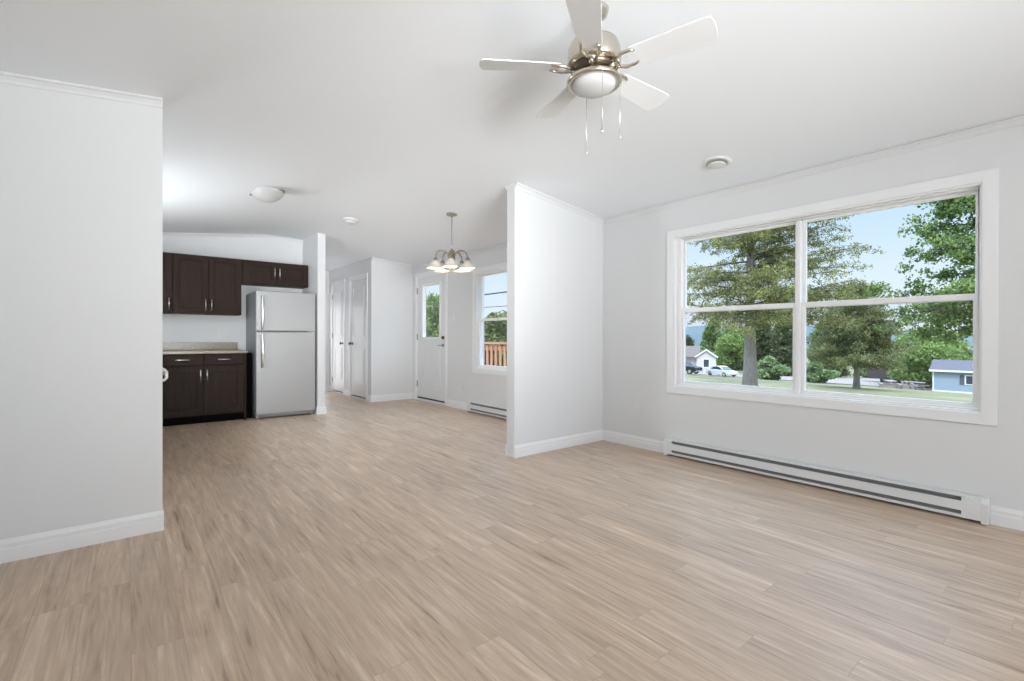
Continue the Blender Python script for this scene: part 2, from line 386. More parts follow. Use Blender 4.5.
# rear wall with its opening below the gable
rear = MB(); rear.box(XL, W5[0], YB-.12, YB, 0, W5[3]); rear.box(W5[1], XR, YB-.12, YB, 0, W5[3]); rear.box(W5[0], W5[1], YB-.12, YB, 0, W5[2])
rear.prism([(XL, W5[3]), (XR, W5[3]), (XR, zc(XR)), (XRIDGE, zt), (XL, zc(XL))], YB-.12, YB); struct(rear.build('wall_rear', WALL))
XS = .151                              # end of the stub wall on the left
XP = 2.6654                            # end of the partition
struct(MB().prism(gable(XL, XS), Y1, Y2).build('wall_stub', WALL), 'white stub wall at the left of the photo')
struct(MB().prism(gable(XP, XR), Y1, Y2).build('wall_partition', WALL), 'white partition wall beside the living room window wall')
XW0, XW1, YW = 2.040, 2.142, 6.765      # wing wall beside the fridge
struct(MB().prism(gable(XL, XW0), YK, YK+.1).build('wall_kitchen', WALL))
struct(MB().prism(gable(XW0, XW1), YW, YF).build('wall_wing', WALL), 'white wing wall right of the fridge')
XC = 3.115                              # closet side
struct(MB().prism(gable(XC, XR), YK, YK+.1).build('wall_closet_front', WALL))
CD1 = (8.77, 9.40, .02, 2.09); CD2 = (7.70, 8.44, .02, 2.09)
grid_wall('wall_closet', lambda u, d, z: (XC+d, u, z), YK+.1, YF, zc(XC+.05), .1, [CD1, CD2])
struct(MB().prism(gable(XW1, XR), YF, YF+.1).build('wall_hall_end', WALL))

# baseboards and ceiling trim: profile (out, up) swept along a straight run
BASE = [(0, 0), (.014, 0), (.014, .062), (.011, .068), (.0115, .076), (.0115, .088), (.007, .096), (.004, .108), (0, .108)]
COVE = [(0, 0), (0, -.042), (.007, -.042), (.012, -.030), (.024, -.014), (.034, -.010), (.034, 0)]
def run(m, p0, p1, nrm, prof, e0=0, e1=0):
    p0, p1, n = Vector(p0), Vector(p1), Vector(nrm).normalized(); d = (p1-p0).normalized()
    k = len(prof); vs = []
    for p, ext, sg in ((p0, e0, -1), (p1, e1, 1)):
        for o, u in prof:
            q = p + n*o + d*(sg*o*ext); vs.append((q.x, q.y, q.z+u))
    fs = [tuple(range(k)), tuple(range(2*k-1, k-1, -1))]+[(i, k+i, k+(i+1) % k, (i+1) % k) for i in range(k)]
    m.add(vs, fs); return m
def base(name, *runs):
    m = MB()
    for r in runs: run(m, (*r[0], 0), (*r[1], 0), (*r[2], 0), BASE, *(r[3:] or (0, 0)))
    return struct(m.build(name, TRIM))
base('baseboard_stub', ((XL, Y1), (XS+.006, Y1), (0, -1), -1, 0), ((XS+.006, Y2), (XL, Y2), (0, 1), 0, 0))
base('baseboard_partition', ((XR, Y1), (XP-.004, Y1), (0, -1), -1, 0), ((XP-.004, Y2), (XR, Y2), (0, 1), 0, -1))
base('baseboard_right', ((XR, YB), (XR, .373), (-1, 0), 0, 0), ((XR, 2.476), (XR, Y1), (-1, 0), 0, -1), ((XR, Y2), (XR, 4.2), (-1, 0), -1, 0), ((XR, 5.72), (XR, D1[0]-.055), (-1, 0), 0, 0), ((XR, D1[1]+.055), (XR, YK), (-1, 0), 0, -1))
base('baseboard_closet', ((XC, YK), (XR, YK), (0, -1), 1, -1), ((XC, YK), (XC, CD2[0]-.06), (-1, 0), 1, 0), ((XC, CD2[1]+.06), (XC, CD1[0]-.06), (-1, 0)), ((XC, CD1[1]+.06), (XC, YF), (-1, 0)))
base('baseboard_wing', ((XW0, YW), (XW1, YW), (0, -1), 1, 1), ((XW1, YW), (XW1, YF), (1, 0), 1, -1), ((XW0, YW), (XW0, YK), (-1, 0), 1, 0))
base('baseboard_hall', ((XW1, YF), (XC, YF), (0, -1), -1, -1))
base('baseboard_left', ((XL, YB), (XL, Y1), (1, 0), 0, -1))
base('baseboard_rear', ((XL, YB), (W5[0], YB), (0, 1)), ((W5[1], YB), (XR, YB), (0, 1)))
def cove(name, *runs):
    m = MB()
    for x0, y0, x1, y1, nx, ny, *e in runs: run(m, (x0, y0, zc(x0)), (x1, y1, zc(x1)), (nx, ny, 0), COVE, *(e or (0, 0)))
    return struct(m.build(name, WALL))
cove('trim_1', (XR, YB, XR, Y1, -1, 0, 0, -1), (XR, Y2, XR, YK, -1, 0, -1, -1))
cove('trim_2', (XP, Y1, XR, Y1, 0, -1, 0, -1), (XP, Y2, XR, Y2, 0, 1, 0, -1))
cove('trim_3', (XL, Y1, XS, Y1, 0, -1, -1, 0))
cove('trim_4', (XL, YK, XRIDGE, YK, 0, -1, -1, 0), (XRIDGE, YK, XW0, YK, 0, -1, 0, 0))
cove('trim_5', (XL, YB, XL, Y1, 1, 0, 0, -1))
cove('trim_6', (XC, YK, XR, YK, 0, -1, 0, -1))

# ------------------------------------------------------------------ windows (local u along the wall, d outward, z)
def frame_box(m, u0, u1, z0, z1, d0, d1, w, wb=None, wt=None):
    wb = wb or w; wt = wt or w
    m.box(u0, u0+w, d0, d1, z0, z1); m.box(u1-w, u1, d0, d1, z0, z1)
    m.box(u0+w, u1-w, d0, d1, z0, z0+wb); m.box(u0+w, u1-w, d0, d1, z1-wt, z1); return m
def window(name, fn, o, units=2, casing=True, screens=True, lab=None, shim=0):
    u0, u1, z0, z1 = o
    root = struct(empty(name, fn((u0+u1)/2, 0, z0)), lab)
    inv = Matrix.Translation(Vector(root.location)).inverted()
    def P(m, nm, mat, par=root, bev=0):
        m.mapped(fn)
        m.xform(inv); return m.build(nm, mat, par, bev)
    if casing:
        m = MB(); cw = .066
        frame_box(m, u0-cw, u1+cw, z0-cw, z1+cw, -.014, 0.0, cw)
        P(m, 'casing', TRIM, bev=.003)
    m = MB(); frame_box(m, u0, u1, z0, z1, -.004, .06, .010); P(m, 'jamb', VINYL)
    if shim: m = MB(); m.box(u1-shim-.010, u1-.009, .032, .110, z0+.01, z1-.01); P(m, 'side_filler', VINYL); u1 -= shim
    m = MB(); frame_box(m, u0+.010, u1-.010, z0+.010, z1-.010, .032, .110, .010, .012)
    uw = (u1-u0)/units
    for k in range(1, units): m.box(u0+uw*k-.014, u0+uw*k+.014, .028, .110, z0+.03, z1-.03)
    P(m, 'frame', VINYL, bev=.002)
    zm = (z0+z1)/2 + .012
    for k in range(units):
        a = u0+uw*k + (.016 if k == 0 else .014); b = u0+uw*(k+1) - (.016 if k == units-1 else .014)
        sz0, sz1 = z0+.020, z1-.022
        m = MB(); frame_box(m, a, b, zm-.018, sz1, .074, .098, .023, .034, .020); us = P(m, 'upper_sash', VINYL, bev=.002)
        m = MB(); m.box(a+.021, b-.021, .083, .089, zm+.014, sz1-.018); P(m, 'pane', GLASS, us)
        m = MB(); frame_box(m, a, b, sz0, zm+.018, .044, .070, .028, .030, .034); ls = P(m, 'lower_sash', VINYL, bev=.002)
        m = MB(); m.box(a+.026, b-.026, .054, .060, sz0+.028, zm-.014); P(m, 'pane', GLASS, ls)
        m = MB(); c = (a+b)/2; m.box(c-.03, c+.03, .036, .048, zm+.012, zm+.022); P(m, 'latch', VINYL, ls, .002)
        if screens:
            m = MB(); m.add([(a+.01, .103, sz0), (b-.01, .103, sz0), (b-.01, .103, zm), (a+.01, .103, zm)], [(0, 1, 2, 3)])
            P(m, 'insect_screen', SCREEN, ls)
    return root
window('window_1', RIGHT, W1, 2, lab='wide white double window looking out on trees and a blue shed', shim=.032)
window('window_2', RIGHT, W2, 1, lab='white dining window looking on the deck railing')
window('added_window_3', LEFT, W3, 2, screens=False)
window('added_window_4', LEFT, W4, 2, screens=False)
window('added_window_5', REAR, W5, 2, screens=False)

# ------------------------------------------------------------------ doors
def panel_rel(m, u0, u1, z0, z1, d):
    # raised panel with a moulded border standing proud of the slab face at depth d (towards the room is -d)
    frame_box(m, u0, u1, z0, z1, d-.007, d+.002, .018)
    m.box(u0+.045, u1-.045, d-.006, d+.002, z0+.045, z1-.045)
def lever(P, u, z, d, sgn):
    m = MB(); m.tube([(u, d, z), (u, d-.012, z)], .026, 20); m.tube([(u, d-.012, z), (u, d-.05, z)], .009, 12)
    m.tube([(u, d-.048, z), (u+sgn*.04, d-.050, z), (u+sgn*.11, d-.046, z-.004)], [.009, .008, .006], 10); return m
u0, u1, z0, z1 = D1
door = struct(empty('door_1', (XR, (u0+u1)/2, 0)), 'white entrance door with a tall glass light')
dinv = Matrix.Translation(door.location).inverted()
def DP(m, nm, mat, par=door, bev=0): return m.mapped(RIGHT).xform(dinv).build(nm, mat, par, bev)
m = MB(); cw = .055
m.box(u0-cw, u0, -.014, 0, 0, z1+cw); m.box(u1, u1+cw, -.014, 0, 0, z1+cw); m.box(u0, u1, -.014, 0, z1, z1+cw); DP(m, 'casing', TRIM, bev=.003)
m = MB(); m.box(u0-.001, u0+.018, -.002, .16, .0, z1); m.box(u1-.018, u1+.001, -.002, .16, .0, z1); m.box(u0, u1, -.002, .16, z1-.018, z1+.001); DP(m, 'jamb', TRIM)
m = MB(); m.box(u0+.018, u1-.018, -.004, .16, .0, .034); DP(m, 'threshold', HEAT)
m = MB(); m.box(u0+.02, u1-.02, .006, .05, .036, .062); DP(m, 'door_sweep', RUBBER)
GU0, GU1, GZ0, GZ1 = 6.555, 7.16, 1.045, 1.955
m = MB(); a, b, c, d = u0+.020, u1-.020, .062, z1-.020
m.box(a, GU0, .006, .050, c, d); m.box(GU1, b, .006, .050, c, d); m.box(GU0, GU1, .006, .050, c, GZ0); m.box(GU0, GU1, .006, .050, GZ1, d)
panel_rel(m, 6.56, 6.835, .22, .93, .006); panel_rel(m, 6.875, 7.15, .22, .93, .006)
DP(m, 'door_leaf', DOORP)
m = MB(); frame_box(m, GU0-.004, GU1+.004, GZ0-.004, GZ1+.004, -.008, .058, .034); DP(m, 'light_frame', TRIM, bev=.004)
m = MB(); m.box(GU0+.028, GU1-.028, .024, .032, GZ0+.028, GZ1-.028); DP(m, 'pane', GLASS)
DP(lever(None, 6.475, .945, .006, 1), 'lever_handle', CHSTEEL)
m = MB(); m.tube([(6.475, .008, 1.065), (6.475, -.012, 1.065)], .028, 20); m.box(6.469, 6.481, -.03, -.01, 1.05, 1.08); DP(m, 'deadbolt', DARKMET)
for zz in (.28, 1.08, 1.86):
    m = MB(); m.box(u1-.026, u1-.010, -.007, .010, zz-.05, zz+.05); m.tube([(u1-.018, -.006, zz-.052), (u1-.018, -.006, zz+.052)], .007, 8); DP(m, 'hinge', CHSTEEL)

def closet_door(name, o, hinge_hi, knob_u, lab):
    u0, u1, z0, z1 = o
    fn = lambda u, d, z: (XC+d, u, z)
    root = struct(empty(name, (XC, (u0+u1)/2, 0)), lab); inv = Matrix.Translation(root.location).inverted()
    P = lambda m, nm, mat, bev=0: m.mapped(fn).xform(inv).build(nm, mat, root, bev)
    m = MB(); cw = .055
    m.box(u0-cw, u0, -.014, 0, 0, z1+cw); m.box(u1, u1+cw, -.014, 0, 0, z1+cw); m.box(u0, u1, -.014, 0, z1, z1+cw); P(m, 'casing', TRIM, .003)
    m = MB(); m.box(u0, u0+.014, 0, .1, 0, z1); m.box(u1-.014, u1, 0, .1, 0, z1); m.box(u0, u1, 0, .1, z1-.014, z1); P(m, 'jamb', TRIM)
    m = MB(); m.box(u0+.017, u1-.017, .010, .045, .045, z1-.017)
    panel_rel(m, u0+.12, u1-.12, 1.08, 1.94, .010); panel_rel(m, u0+.12, u1-.12, .26, .86, .010)
    P(m, 'door_leaf', DOORP)
    m = MB(); m.tube([(knob_u, .012, .955), (knob_u, .0, .955)], .027, 18); m.tube([(knob_u, 0, .955), (knob_u, -.03, .955)], .010, 10)
    m.tube([(knob_u, -.025, .955), (knob_u, -.032, .955), (knob_u, -.048, .955), (knob_u, -.056, .955)], [.016, .027, .027, .014], 18); P(m, 'door_knob', DARKMET)
    hu = u1-.010 if hinge_hi else u0+.010
    for zz in (.25, 1.1, 1.85):
        m = MB(); m.tube([(hu, -.004, zz-.045), (hu, -.004, zz+.045)], .007, 8); P(m, 'hinge', CHSTEEL)
    return root
closet_door('door_2', CD2, False, 8.375, 'white two-panel hall door nearest the corner')
closet_door('door_3', CD1, True, 8.835, 'white two-panel hall door deeper in the hall')

# ------------------------------------------------------------------ baseboard heaters
def heater(u0, u1, label):
    root = tag(empty('baseboard_heater', (XR, (u0+u1)/2, 0)), label, 'heater')
    inv = Matrix.Translation(root.location).inverted()
    P = lambda m, nm, mat, bev=0: m.mapped(RIGHT).xform(inv).build(nm, mat, root, bev)
    a, b = u0+.115, u1-.075
    z0, z1 = .018, .150
    m = MB()                                       # back plate, bottom lip, front cover and top hood: one folded sheet
    m.box(u0, u1, -.006, 0, z0, z1); m.box(u0+.03, u1-.03, -.062, -.006, z0, z0+.008); m.box(u0+.03, u1-.03, -.064, -.058, z0, z0+.017)
    m.box(u0+.03, u1-.03, -.064, -.058, z0+.040, z1-.036)
    m.prism([(0, z1), (-.006, z1), (-.050, z1-.008), (-.050, z1-.014), (-.006, z1-.006), (0, z1-.006)], u0+.03, u1-.03, 'z') if False else None
    m.box(u0+.03, u1-.03, -.046, 0, z1-.006, z1); m.box(u0+.03, u1-.03, -.050, -.044, z1-.014, z1)
    m.box(u0+.03, a, -.063, -.044, z0, z1-.008); m.box(b, u1-.03, -.063, -.044, z0, z1-.008)
    P(m, 'cover', HEAT, .0015)
    m = MB(); m.box(a, b, -.030, -.010, z0+.01, z1-.01); P(m, 'heating_fins', FINS)
    m = MB(); m.box(a, b, -.047, -.040, z1-.034, z1-.016); P(m, 'upper_slot', DARKSLOT)
    m = MB(); m.box(a, b, -.054, -.046, z0+.018, z0+.040); P(m, 'lower_slot', DARKSLOT)
    for q0, q1 in ((u0, u0+.032), (u1-.032, u1)):
        m = MB(); m.prism([(0, .004), (-.067, .004), (-.067, z1-.030), (-.052, z1), (0, z1)], q0, q1, 'y')
        # prism along y gives (x, z); convert to wall local
        m.v = [(y, x, z) for x, y, z in m.v]
        P(m, 'end_cap', HEAT, .002)
    return root
heater(.374, 2.475, 'long white electric baseboard heater under the wide living room window')
heater(4.25, 5.705, 'short white electric baseboard heater under the dining window beyond the partition')

# ------------------------------------------------------------------ wall plates, detectors
def plate(fn, u, z, w, h, kind, label, cat, grp=None):
    root = tag(empty('wall_outlet' if kind == 'outlet' else ('light_switch' if kind == 'switch' else 'thermostat'), fn(u, 0, z)), label, cat, grp)
    inv = Matrix.Translation(root.location).inverted()
    P = lambda m, nm, mat, bev=0: m.mapped(fn).xform(inv).build(nm, mat, root, bev)
    if kind == 'thermostat':
        m = MB(); m.box(u-w/2, u+w/2, -.022, 0, z-h/2, z+h/2); P(m, 'body', PLAST, .004)
        m = MB(); m.tube([(u, -.02, z-h*.1), (u, -.032, z-h*.1)], .018, 20); P(m, 'dial', PLAST)
        return root
    m = MB(); m.box(u-w/2, u+w/2, -.006, 0, z-h/2, z+h/2); P(m, 'cover_plate', PLAST, .002)
    if kind == 'outlet':
        for s in (-1, 1):
            m = MB(); m.box(u-.017, u+.017, -.009, -.005, z+s*.02-.014, z+s*.02+.014)
            r = P(m, 'receptacle', PLAST, .003)
            m = MB()
            for q in (-.0065, .0065): m.box(u+q-.0012, u+q+.0012, -.0094, -.008, z+s*.02-.004, z+s*.02+.006)
            P(m, 'slots', GREYPL)
    else:
        m = MB(); m.box(u-.005, u+.005, -.018, -.005, z-.008, z+.010); P(m, 'toggle', PLAST, .001)
    return root
plate(RIGHT, 2.803, .345, .072, .115, 'outlet', 'white wall outlet between the partition corner and the long heater', 'outlet')
plate(RIGHT, 5.93, .339, .072, .115, 'outlet', 'white wall outlet low between the entrance door and the dining window', 'outlet')
plate(RIGHT, 6.184, 1.36, .085, .115, 'thermostat', 'small white thermostat on the wall right of the entrance door', 'thermostat')
KIT = lambda u, d, z: (u, YK+d, z)
plate(KIT, .985, 1.115, .072, .115, 'outlet', 'white wall outlet above the kitchen backsplash left of the fridge', 'outlet')
plate(lambda u, d, z: (XW1-d, u, z), 6.84, 1.49, .072, .115, 'switch', 'white light switch on the hall side of the wall right of the fridge', 'switch')
plate(lambda u, d, z: (u, YK+d, z), 3.30, .065, .05, .07, 'outlet', 'tiny white box on the baseboard under the bright closet wall', 'outlet') if False else None

def on_ceiling(name, x, y, label, cat):
    root = tag(empty(name, (x, y, zc(x))), label, cat)
    ang = math.atan(SL)
    root.rotation_euler = (0, ang if x > XRIDGE else -ang, 0)
    return root
vt = on_ceiling('ceiling_vent', 3.354, 1.749, 'round white ceiling vent above the wide living room window', 'vent')
MB().lathe([(.0, 0), (.10, 0), (.10, -.006), (.092, -.012), (.074, -.014), (.070, -.006), (.0, -.006)], n=40).build('rim', PLAST, vt)
MB().lathe([(0, -.002), (.012, -.004), (.014, -.016), (.058, -.018), (.062, -.024), (.050, -.030), (0, -.032)], n=40).build('valve_disc', PLAST, vt)
sm = on_ceiling('smoke_detector', 2.12, 5.72, 'small white smoke detector on the ceiling left of the chandelier', 'smoke detector')
MB().lathe([(0, 0), (.068, 0), (.068, -.010), (.060, -.014), (0, -.014)], n=36).build('base_ring', PLAST, sm)
MB().lathe([(0, -.012), (.054, -.012), (.054, -.022), (.044, -.034), (0, -.036)], n=36).build('cover', PLAST, sm)
MB().lathe([(0.0545, -.014), (.0555, -.014), (.0555, -.020), (.0545, -.020)], n=36).build('vent_slot', GREYPL, sm)
sm.scale = (1.35, 1.35, 1.2)

# ------------------------------------------------------------------ kitchen
def handle(p0, p1, out, parent, r=.0072, stand=.028, mat=STEELH):
    p0, p1, out = Vector(p0), Vector(p1), Vector(out); d = (p1-p0).normalized()
    m = MB(); m.tube([p0+out*stand, p1+out*stand], r, 10)
    for p in (p0+d*.018, p1-d*.018): m.tube([p, p+out*stand], r*.9, 8)
    return m.build('handle', mat, parent)
def shaker(nm, root, x0, x1, z0, z1, yf, rail=.062, th=.020):
    # door or drawer front whose face is at yf, local to root; front looks to -y
    m = MB(); frame_box(m, x0, x1, z0, z1, yf, yf+th, rail)
    m.box(x0+rail-.004, x1-rail+.004, yf+.012, yf+th-.002, z0+rail-.004, z1-rail+.004)
    frame_box(m, x0+rail, x1-rail, z0+rail, z1-rail, yf+.005, yf+.013, .009)
    return m.build(nm, ESPRESSO, root, .0015)
def base_cabinet(loc, w, label, rz=0, end=True):
    # origin: left front bottom corner on the floor; doors face -y
    r = tag(empty('base_cabinet', loc, rz), label, 'cabinet', None); H = .86
    m = MB(); m.box(0, w, .022, .60, .10, H); m.build('carcass', ESPRESSO, r)
    MB().box(.0, w, .085, .60, 0, .10).build('toe_kick', TOEKICK, r)
    h = w/2
    for k in range(2):
        a, b = k*h+.012, (k+1)*h-.012
        if k == 0: b += .008
        else: a -= .008
        m = MB(); m.box(a, b, 0, .020, .722, .850); dr = m.build('drawer', ESPRESSO, r, .003)
        c = (a+b)/2; handle((c-.072, 0, .788), (c+.072, 0, .788), (0, -1, 0), dr)
        d = shaker('door', r, a, b, .118, .700, 0)
        hx = b-.030 if k == 0 else a+.030
        handle((hx, 0, .520), (hx, 0, .665), (0, -1, 0), d)
    return r
bc = base_cabinet((.285, 6.89, 0), .885, 'dark espresso base cabinet with two drawers and two doors beside the fridge')
MB().box(0, .02, .0, .60, 0, .86).build('end_panel', ESPRESSO, bc).location = (.885, 0, 0)
MB().box(.906, .992, .13, .58, 0, .855).build('gap_shade_panel', TOEKICK, bc)  # dark panel standing in for the shade between cabinet and fridge
base_cabinet((.155, 5.14, 0), 1.12, 'dark espresso base cabinet under the added kitchen window next to the white range', PI/2)
# worktop, one L of laminate with its own upstand
ct = empty('countertop', (.4, 7.2, .86)); tag(ct, 'beige speckled L-shaped kitchen worktop with low backsplash', 'worktop')
ci = Matrix.Translation(ct.location).inverted()
MB().prism([(XL, 5.135), (.180, 5.135), (.180, 6.862), (1.200, 6.862), (1.200, YK), (XL, YK)], .86, .896, 'z').xform(ci).build('slab', GRANITE, ct, .006)
m = MB(); m.box(XL+.001, 1.185, YK-.020, YK-.001, .896, .996); m.box(XL+.001, XL+.02, 5.135, YK-.02, .896, .996); m.xform(ci).build('backsplash', GRANITE, ct, .003)
def wall_cabinet(loc, w, h, label, doors, depth=.32):
    r = tag(empty('wall_cabinet', loc), label, 'cabinet')
    MB().box(0, w, .021, depth, 0, h).build('carcass', ESPRESSO, r)
    for a, b, hs, hz in doors:
        d = shaker('door', r, a, b, .008, h-.008, 0, .058)
        if hs: hx = a+.028 if hs < 0 else b-.028; handle((hx, 0, hz), (hx, 0, hz+.145), (0, -1, 0), d)
    return r
YU = YK-.322
wall_cabinet((-.12, YU, 1.36), .555, .747, 'dark wall cabinet with one door at the edge of the stub wall', [(.012, .545, 1, .045)])
wall_cabinet((.435, YU, 1.36), .750, .747, 'dark wall cabinet with two tall doors above the worktop', [(.006, .371, 1, .045), (.379, .744, -1, .045)])
wall_cabinet((1.187, YU, 1.79), .851, .317, 'short dark wall cabinet with two doors above the fridge', [(.014, .426, 1, .085), (.434, .837, -1, .085)])

# fridge
fr = tag(empty('refrigerator', (1.283, 6.785, 0)), 'silver grey two-door top-freezer refrigerator against the wing wall', 'refrigerator')
FW = .735
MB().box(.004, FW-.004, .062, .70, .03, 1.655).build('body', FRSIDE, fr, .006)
MB().box(.01, FW-.01, .06, .11, .016, .075).build('grille', GREYPL, fr, .003)
fz = MB().box(0, FW, 0, .060, 1.146, 1.668).build('freezer_door', STEEL, fr, .012, 3)
fd = MB().box(0, FW, 0, .060, .060, 1.136).build('fridge_door', STEEL, fr, .012, 3)
def bow(z0, z1, near_hi):
    m = MB(); pts = []
    for i in range(13):
        t = i/12; zz = z0+(z1-z0)*t; e = t if near_hi else 1-t
        out = -.028-.022*math.sin(PI*min(1, t*1.0)); pts.append((.070, out, zz))
    m.tube(pts, .0185, 12)
    m.box(.055, .085, -.034, .002, z0-.002, z0+.030); m.box(.055, .085, -.034, .002, z1-.030, z1+.002)
    return m
bow(1.165, 1.602, True).build('handle', STEELH, fz, .002)
bow(.676, 1.118, False).build('handle', STEELH, fd, .002)
for zz, pr in ((1.668, fz),):
    MB().box(FW-.075, FW-.012, .012, .075, zz, zz+.013).build('hinge_cover', GREYPL, pr, .003)
MB().box(FW-.09, FW-.005, .006, .058, 1.1365, 1.1455).build('middle_hinge', STEELH, fr)
for x in (.035, FW-.035): MB().lathe([(.018, 0), (.018, .012), (.010, .014), (.010, .07)], (x, .085, 0), 14).build('foot', GREYPL, fr)

# range, its handle peeping past the stub wall
rg = tag(empty('kitchen_range', (-.15, 4.73, 0)), 'white kitchen range with only its handle showing past the stub wall edge', 'range')
ri = Matrix.Translation(rg.location).inverted(); A, B = 4.355, 5.115
MB().box(XL+.01, .165, A, B, .09, .90).xform(ri).build('body', APPL, rg, .004)
MB().box(XL+.02, .12, A+.01, B-.01, 0, .09).xform(ri).build('plinth', BLACK, rg)
MB().box(XL+.01, XL+.07, A, B, .90, 1.12).xform(ri).build('backguard', APPL, rg, .006)
od = MB().box(.165, .192, A+.006, B-.006, .27, .855).xform(ri).build('oven_door', APPL, rg, .005)
MB().box(.190, .195, A+.12, B-.12, .40, .68).xform(ri).build('oven_window', DGLASS, od)
MB().box(.165, .190, A+.006, B-.006, .10, .262).xform(ri).build('drawer', APPL, rg, .005)
m = MB()
for yy in (A+.05, B-.05): m.tube([(.192, yy, .826), (.216, yy, .820), (.230, yy, .802), (.230, yy, .760), (.216, yy, .742), (.192, yy, .738)], .0105, 10)
m.box(.222, .238, A+.04, B-.04, .765, .797); m.xform(ri).build('handle', APPL, od, .004)
for k, (dx, dy, rr) in enumerate(((.0, .2, .09), (.0, .56, .075), (-.28, .2, .075), (-.28, .56, .09))):
    MB().lathe([(0, .9), (rr, .9), (rr, .907), (rr-.02, .910), (0, .910)], (.0+dx, A+dy, 0), 24).xform(ri).build('burner', BLACK, rg)

# ------------------------------------------------------------------ ceiling fan
FX, FY = 1.62, 1.416
fan = tag(empty('ceiling_fan', (FX, FY, 2.28)), 'white five-blade brushed nickel ceiling fan with a light bowl and pull chains', 'ceiling fan')
zt_ = zc(FX)-2.28
MB().lathe([(.0, zt_+.02), (.062, zt_+.02), (.066, zt_-.004), (.060, zt_-.03), (.034, zt_-.055), (.016, zt_-.06), (0, zt_-.06)], n=36).build('canopy', NICKEL, fan)
MB().tube([(0, 0, .09), (0, 0, zt_-.04)], .0125, 16).build('downrod', NICKEL, fan)
MB().lathe([(0, .13), (.022, .13), (.028, .118), (.080, .108), (.106, .095), (.116, .070), (.119, .040), (.119, .010), (.112, -.002), (.0, -.002)], n=48).build('motor_housing', NICKEL, fan)
MB().lathe([(.0, 0), (.098, 0), (.092, -.020), (.070, -.034), (0, -.034)], n=40).build('flywheel', DARKMET, fan)
MB().lathe([(0, -.030), (.046, -.030), (.050, -.036), (.050, -.055), (.044, -.060), (0, -.060)], n=36).build('switch_housing', NICKEL, fan)
MB().lathe([(.046, -.042), (.085, -.048), (.112, -.058), (.1215, -.068), (.122, -.078), (.114, -.083), (.098, -.080), (.090, -.074), (.046, -.062)], n=48).build('light_ring', NICKEL, fan)
MB().lathe([(.096, -.076), (.094, -.088), (.084, -.100), (.066, -.110), (.040, -.117), (.015, -.120), (0, -.1205)], n=44).build('light_bowl', FROST, fan)
for k in range(5):
    w = 2*PI*k/5
    R = Matrix.Rotation(w, 4, 'Z') @ Matrix.Translation((0, 0, -.010)) @ Matrix.Rotation(math.radians(-13), 4, 'X')
    L0, L1 = .155, .512
    out = []
    for i in range(9):
        t = i/8; a = -PI/2+PI*t; out.append((L1-.030+.030*max(0, math.cos(a))**.6, .068*math.sin(a)))
    out += [(L0+.02, .050), (L0, .038), (L0, -.038), (L0+.02, -.050)]
    m = MB().prism(out, 0, .006, 'z').xform(R); bl = m.build('blade', BLADE, fan, .001)
    m = MB()
    for s in (-1, 1):
        m.tube([(.085, s*.012, -.006), (.115, s*.022, -.010), (.140, s*.040, -.006), (.178, s*.040, -.003), (.195, s*.032, -.003)], [.008, .008, .008, .007, .005], 8)
    m.tube([(.055, 0, -.010), (.090, 0, -.010), (.100, 0, -.008)], [.016, .014, .006], 10)
    m.tube([(.118, -.024, -.010), (.118, .024, -.010)], .006, 8)
    m.xform(R).build('blade_iron', NICKEL, fan)
for (dx, dy, z0, z1) in ((.030, .070, -.08, -.345), (-.060, -.100, -.08, -.325), (.035, -.117, -.08, -.330)):
    m = MB(); m.tube([(dx, dy, z0), (dx, dy, z1)], .0015, 6)
    for i in range(int((z0-z1)/.02)): m.lathe([(0, .0022), (.0022, 0), (0, -.0022)], (dx, dy, z0-.02*i), 6)
    m.lathe([(0, .022), (.004, .016), (.0055, .004), (.003, 0), (0, 0)], (dx, dy, z1-.02), 10)
    m.build('pull_chain', STEELH, fan)

# ------------------------------------------------------------------ chandelier
HX, HY = 2.772, 4.465
hz = zc(HX)
CHD = .004
ch = tag(empty('chandelier', (HX, HY, hz)), 'five-arm antique brass chandelier with pale bell glass shades hanging before the entrance door', 'chandelier')
MB().lathe([(0, .008), (.060, .008), (.062, -.004), (.054, -.016), (.020, -.024), (.010, -.034), (0, -.034)], n=30).build('canopy', CHSTEEL, ch)
m = MB()
zz = -.03
while zz > -.325:                                  # rod of thin links
    m.tube([(0, 0, zz), (0, 0, zz-.03)], .0060, 8); zz -= .028
m.build('hanging_rod', CHSTEEL, ch)
m = MB(); ring = [(0, .013*math.cos(2*PI*i/14), -.356+.020*math.sin(2*PI*i/14)) for i in range(15)]; m.tube(ring, .0035, 6); m.build('loop', STEELH, ch)
MB().lathe([(0, -.34), (.012, -.342), (.016, -.355), (.030, -.362), (.034, -.375), (.022, -.385), (.030, -.40), (.040, -.425), (.040, -.455), (.028, -.475), (.036, -.485), (.044, -.50), (.036, -.52), (.018, -.535), (.012, -.55), (.014, -.562), (.006, -.572), (0, -.574)], (0, 0, CHD-.045), n=28).build('column', BRONZE, ch)
PH = math.radians(20)
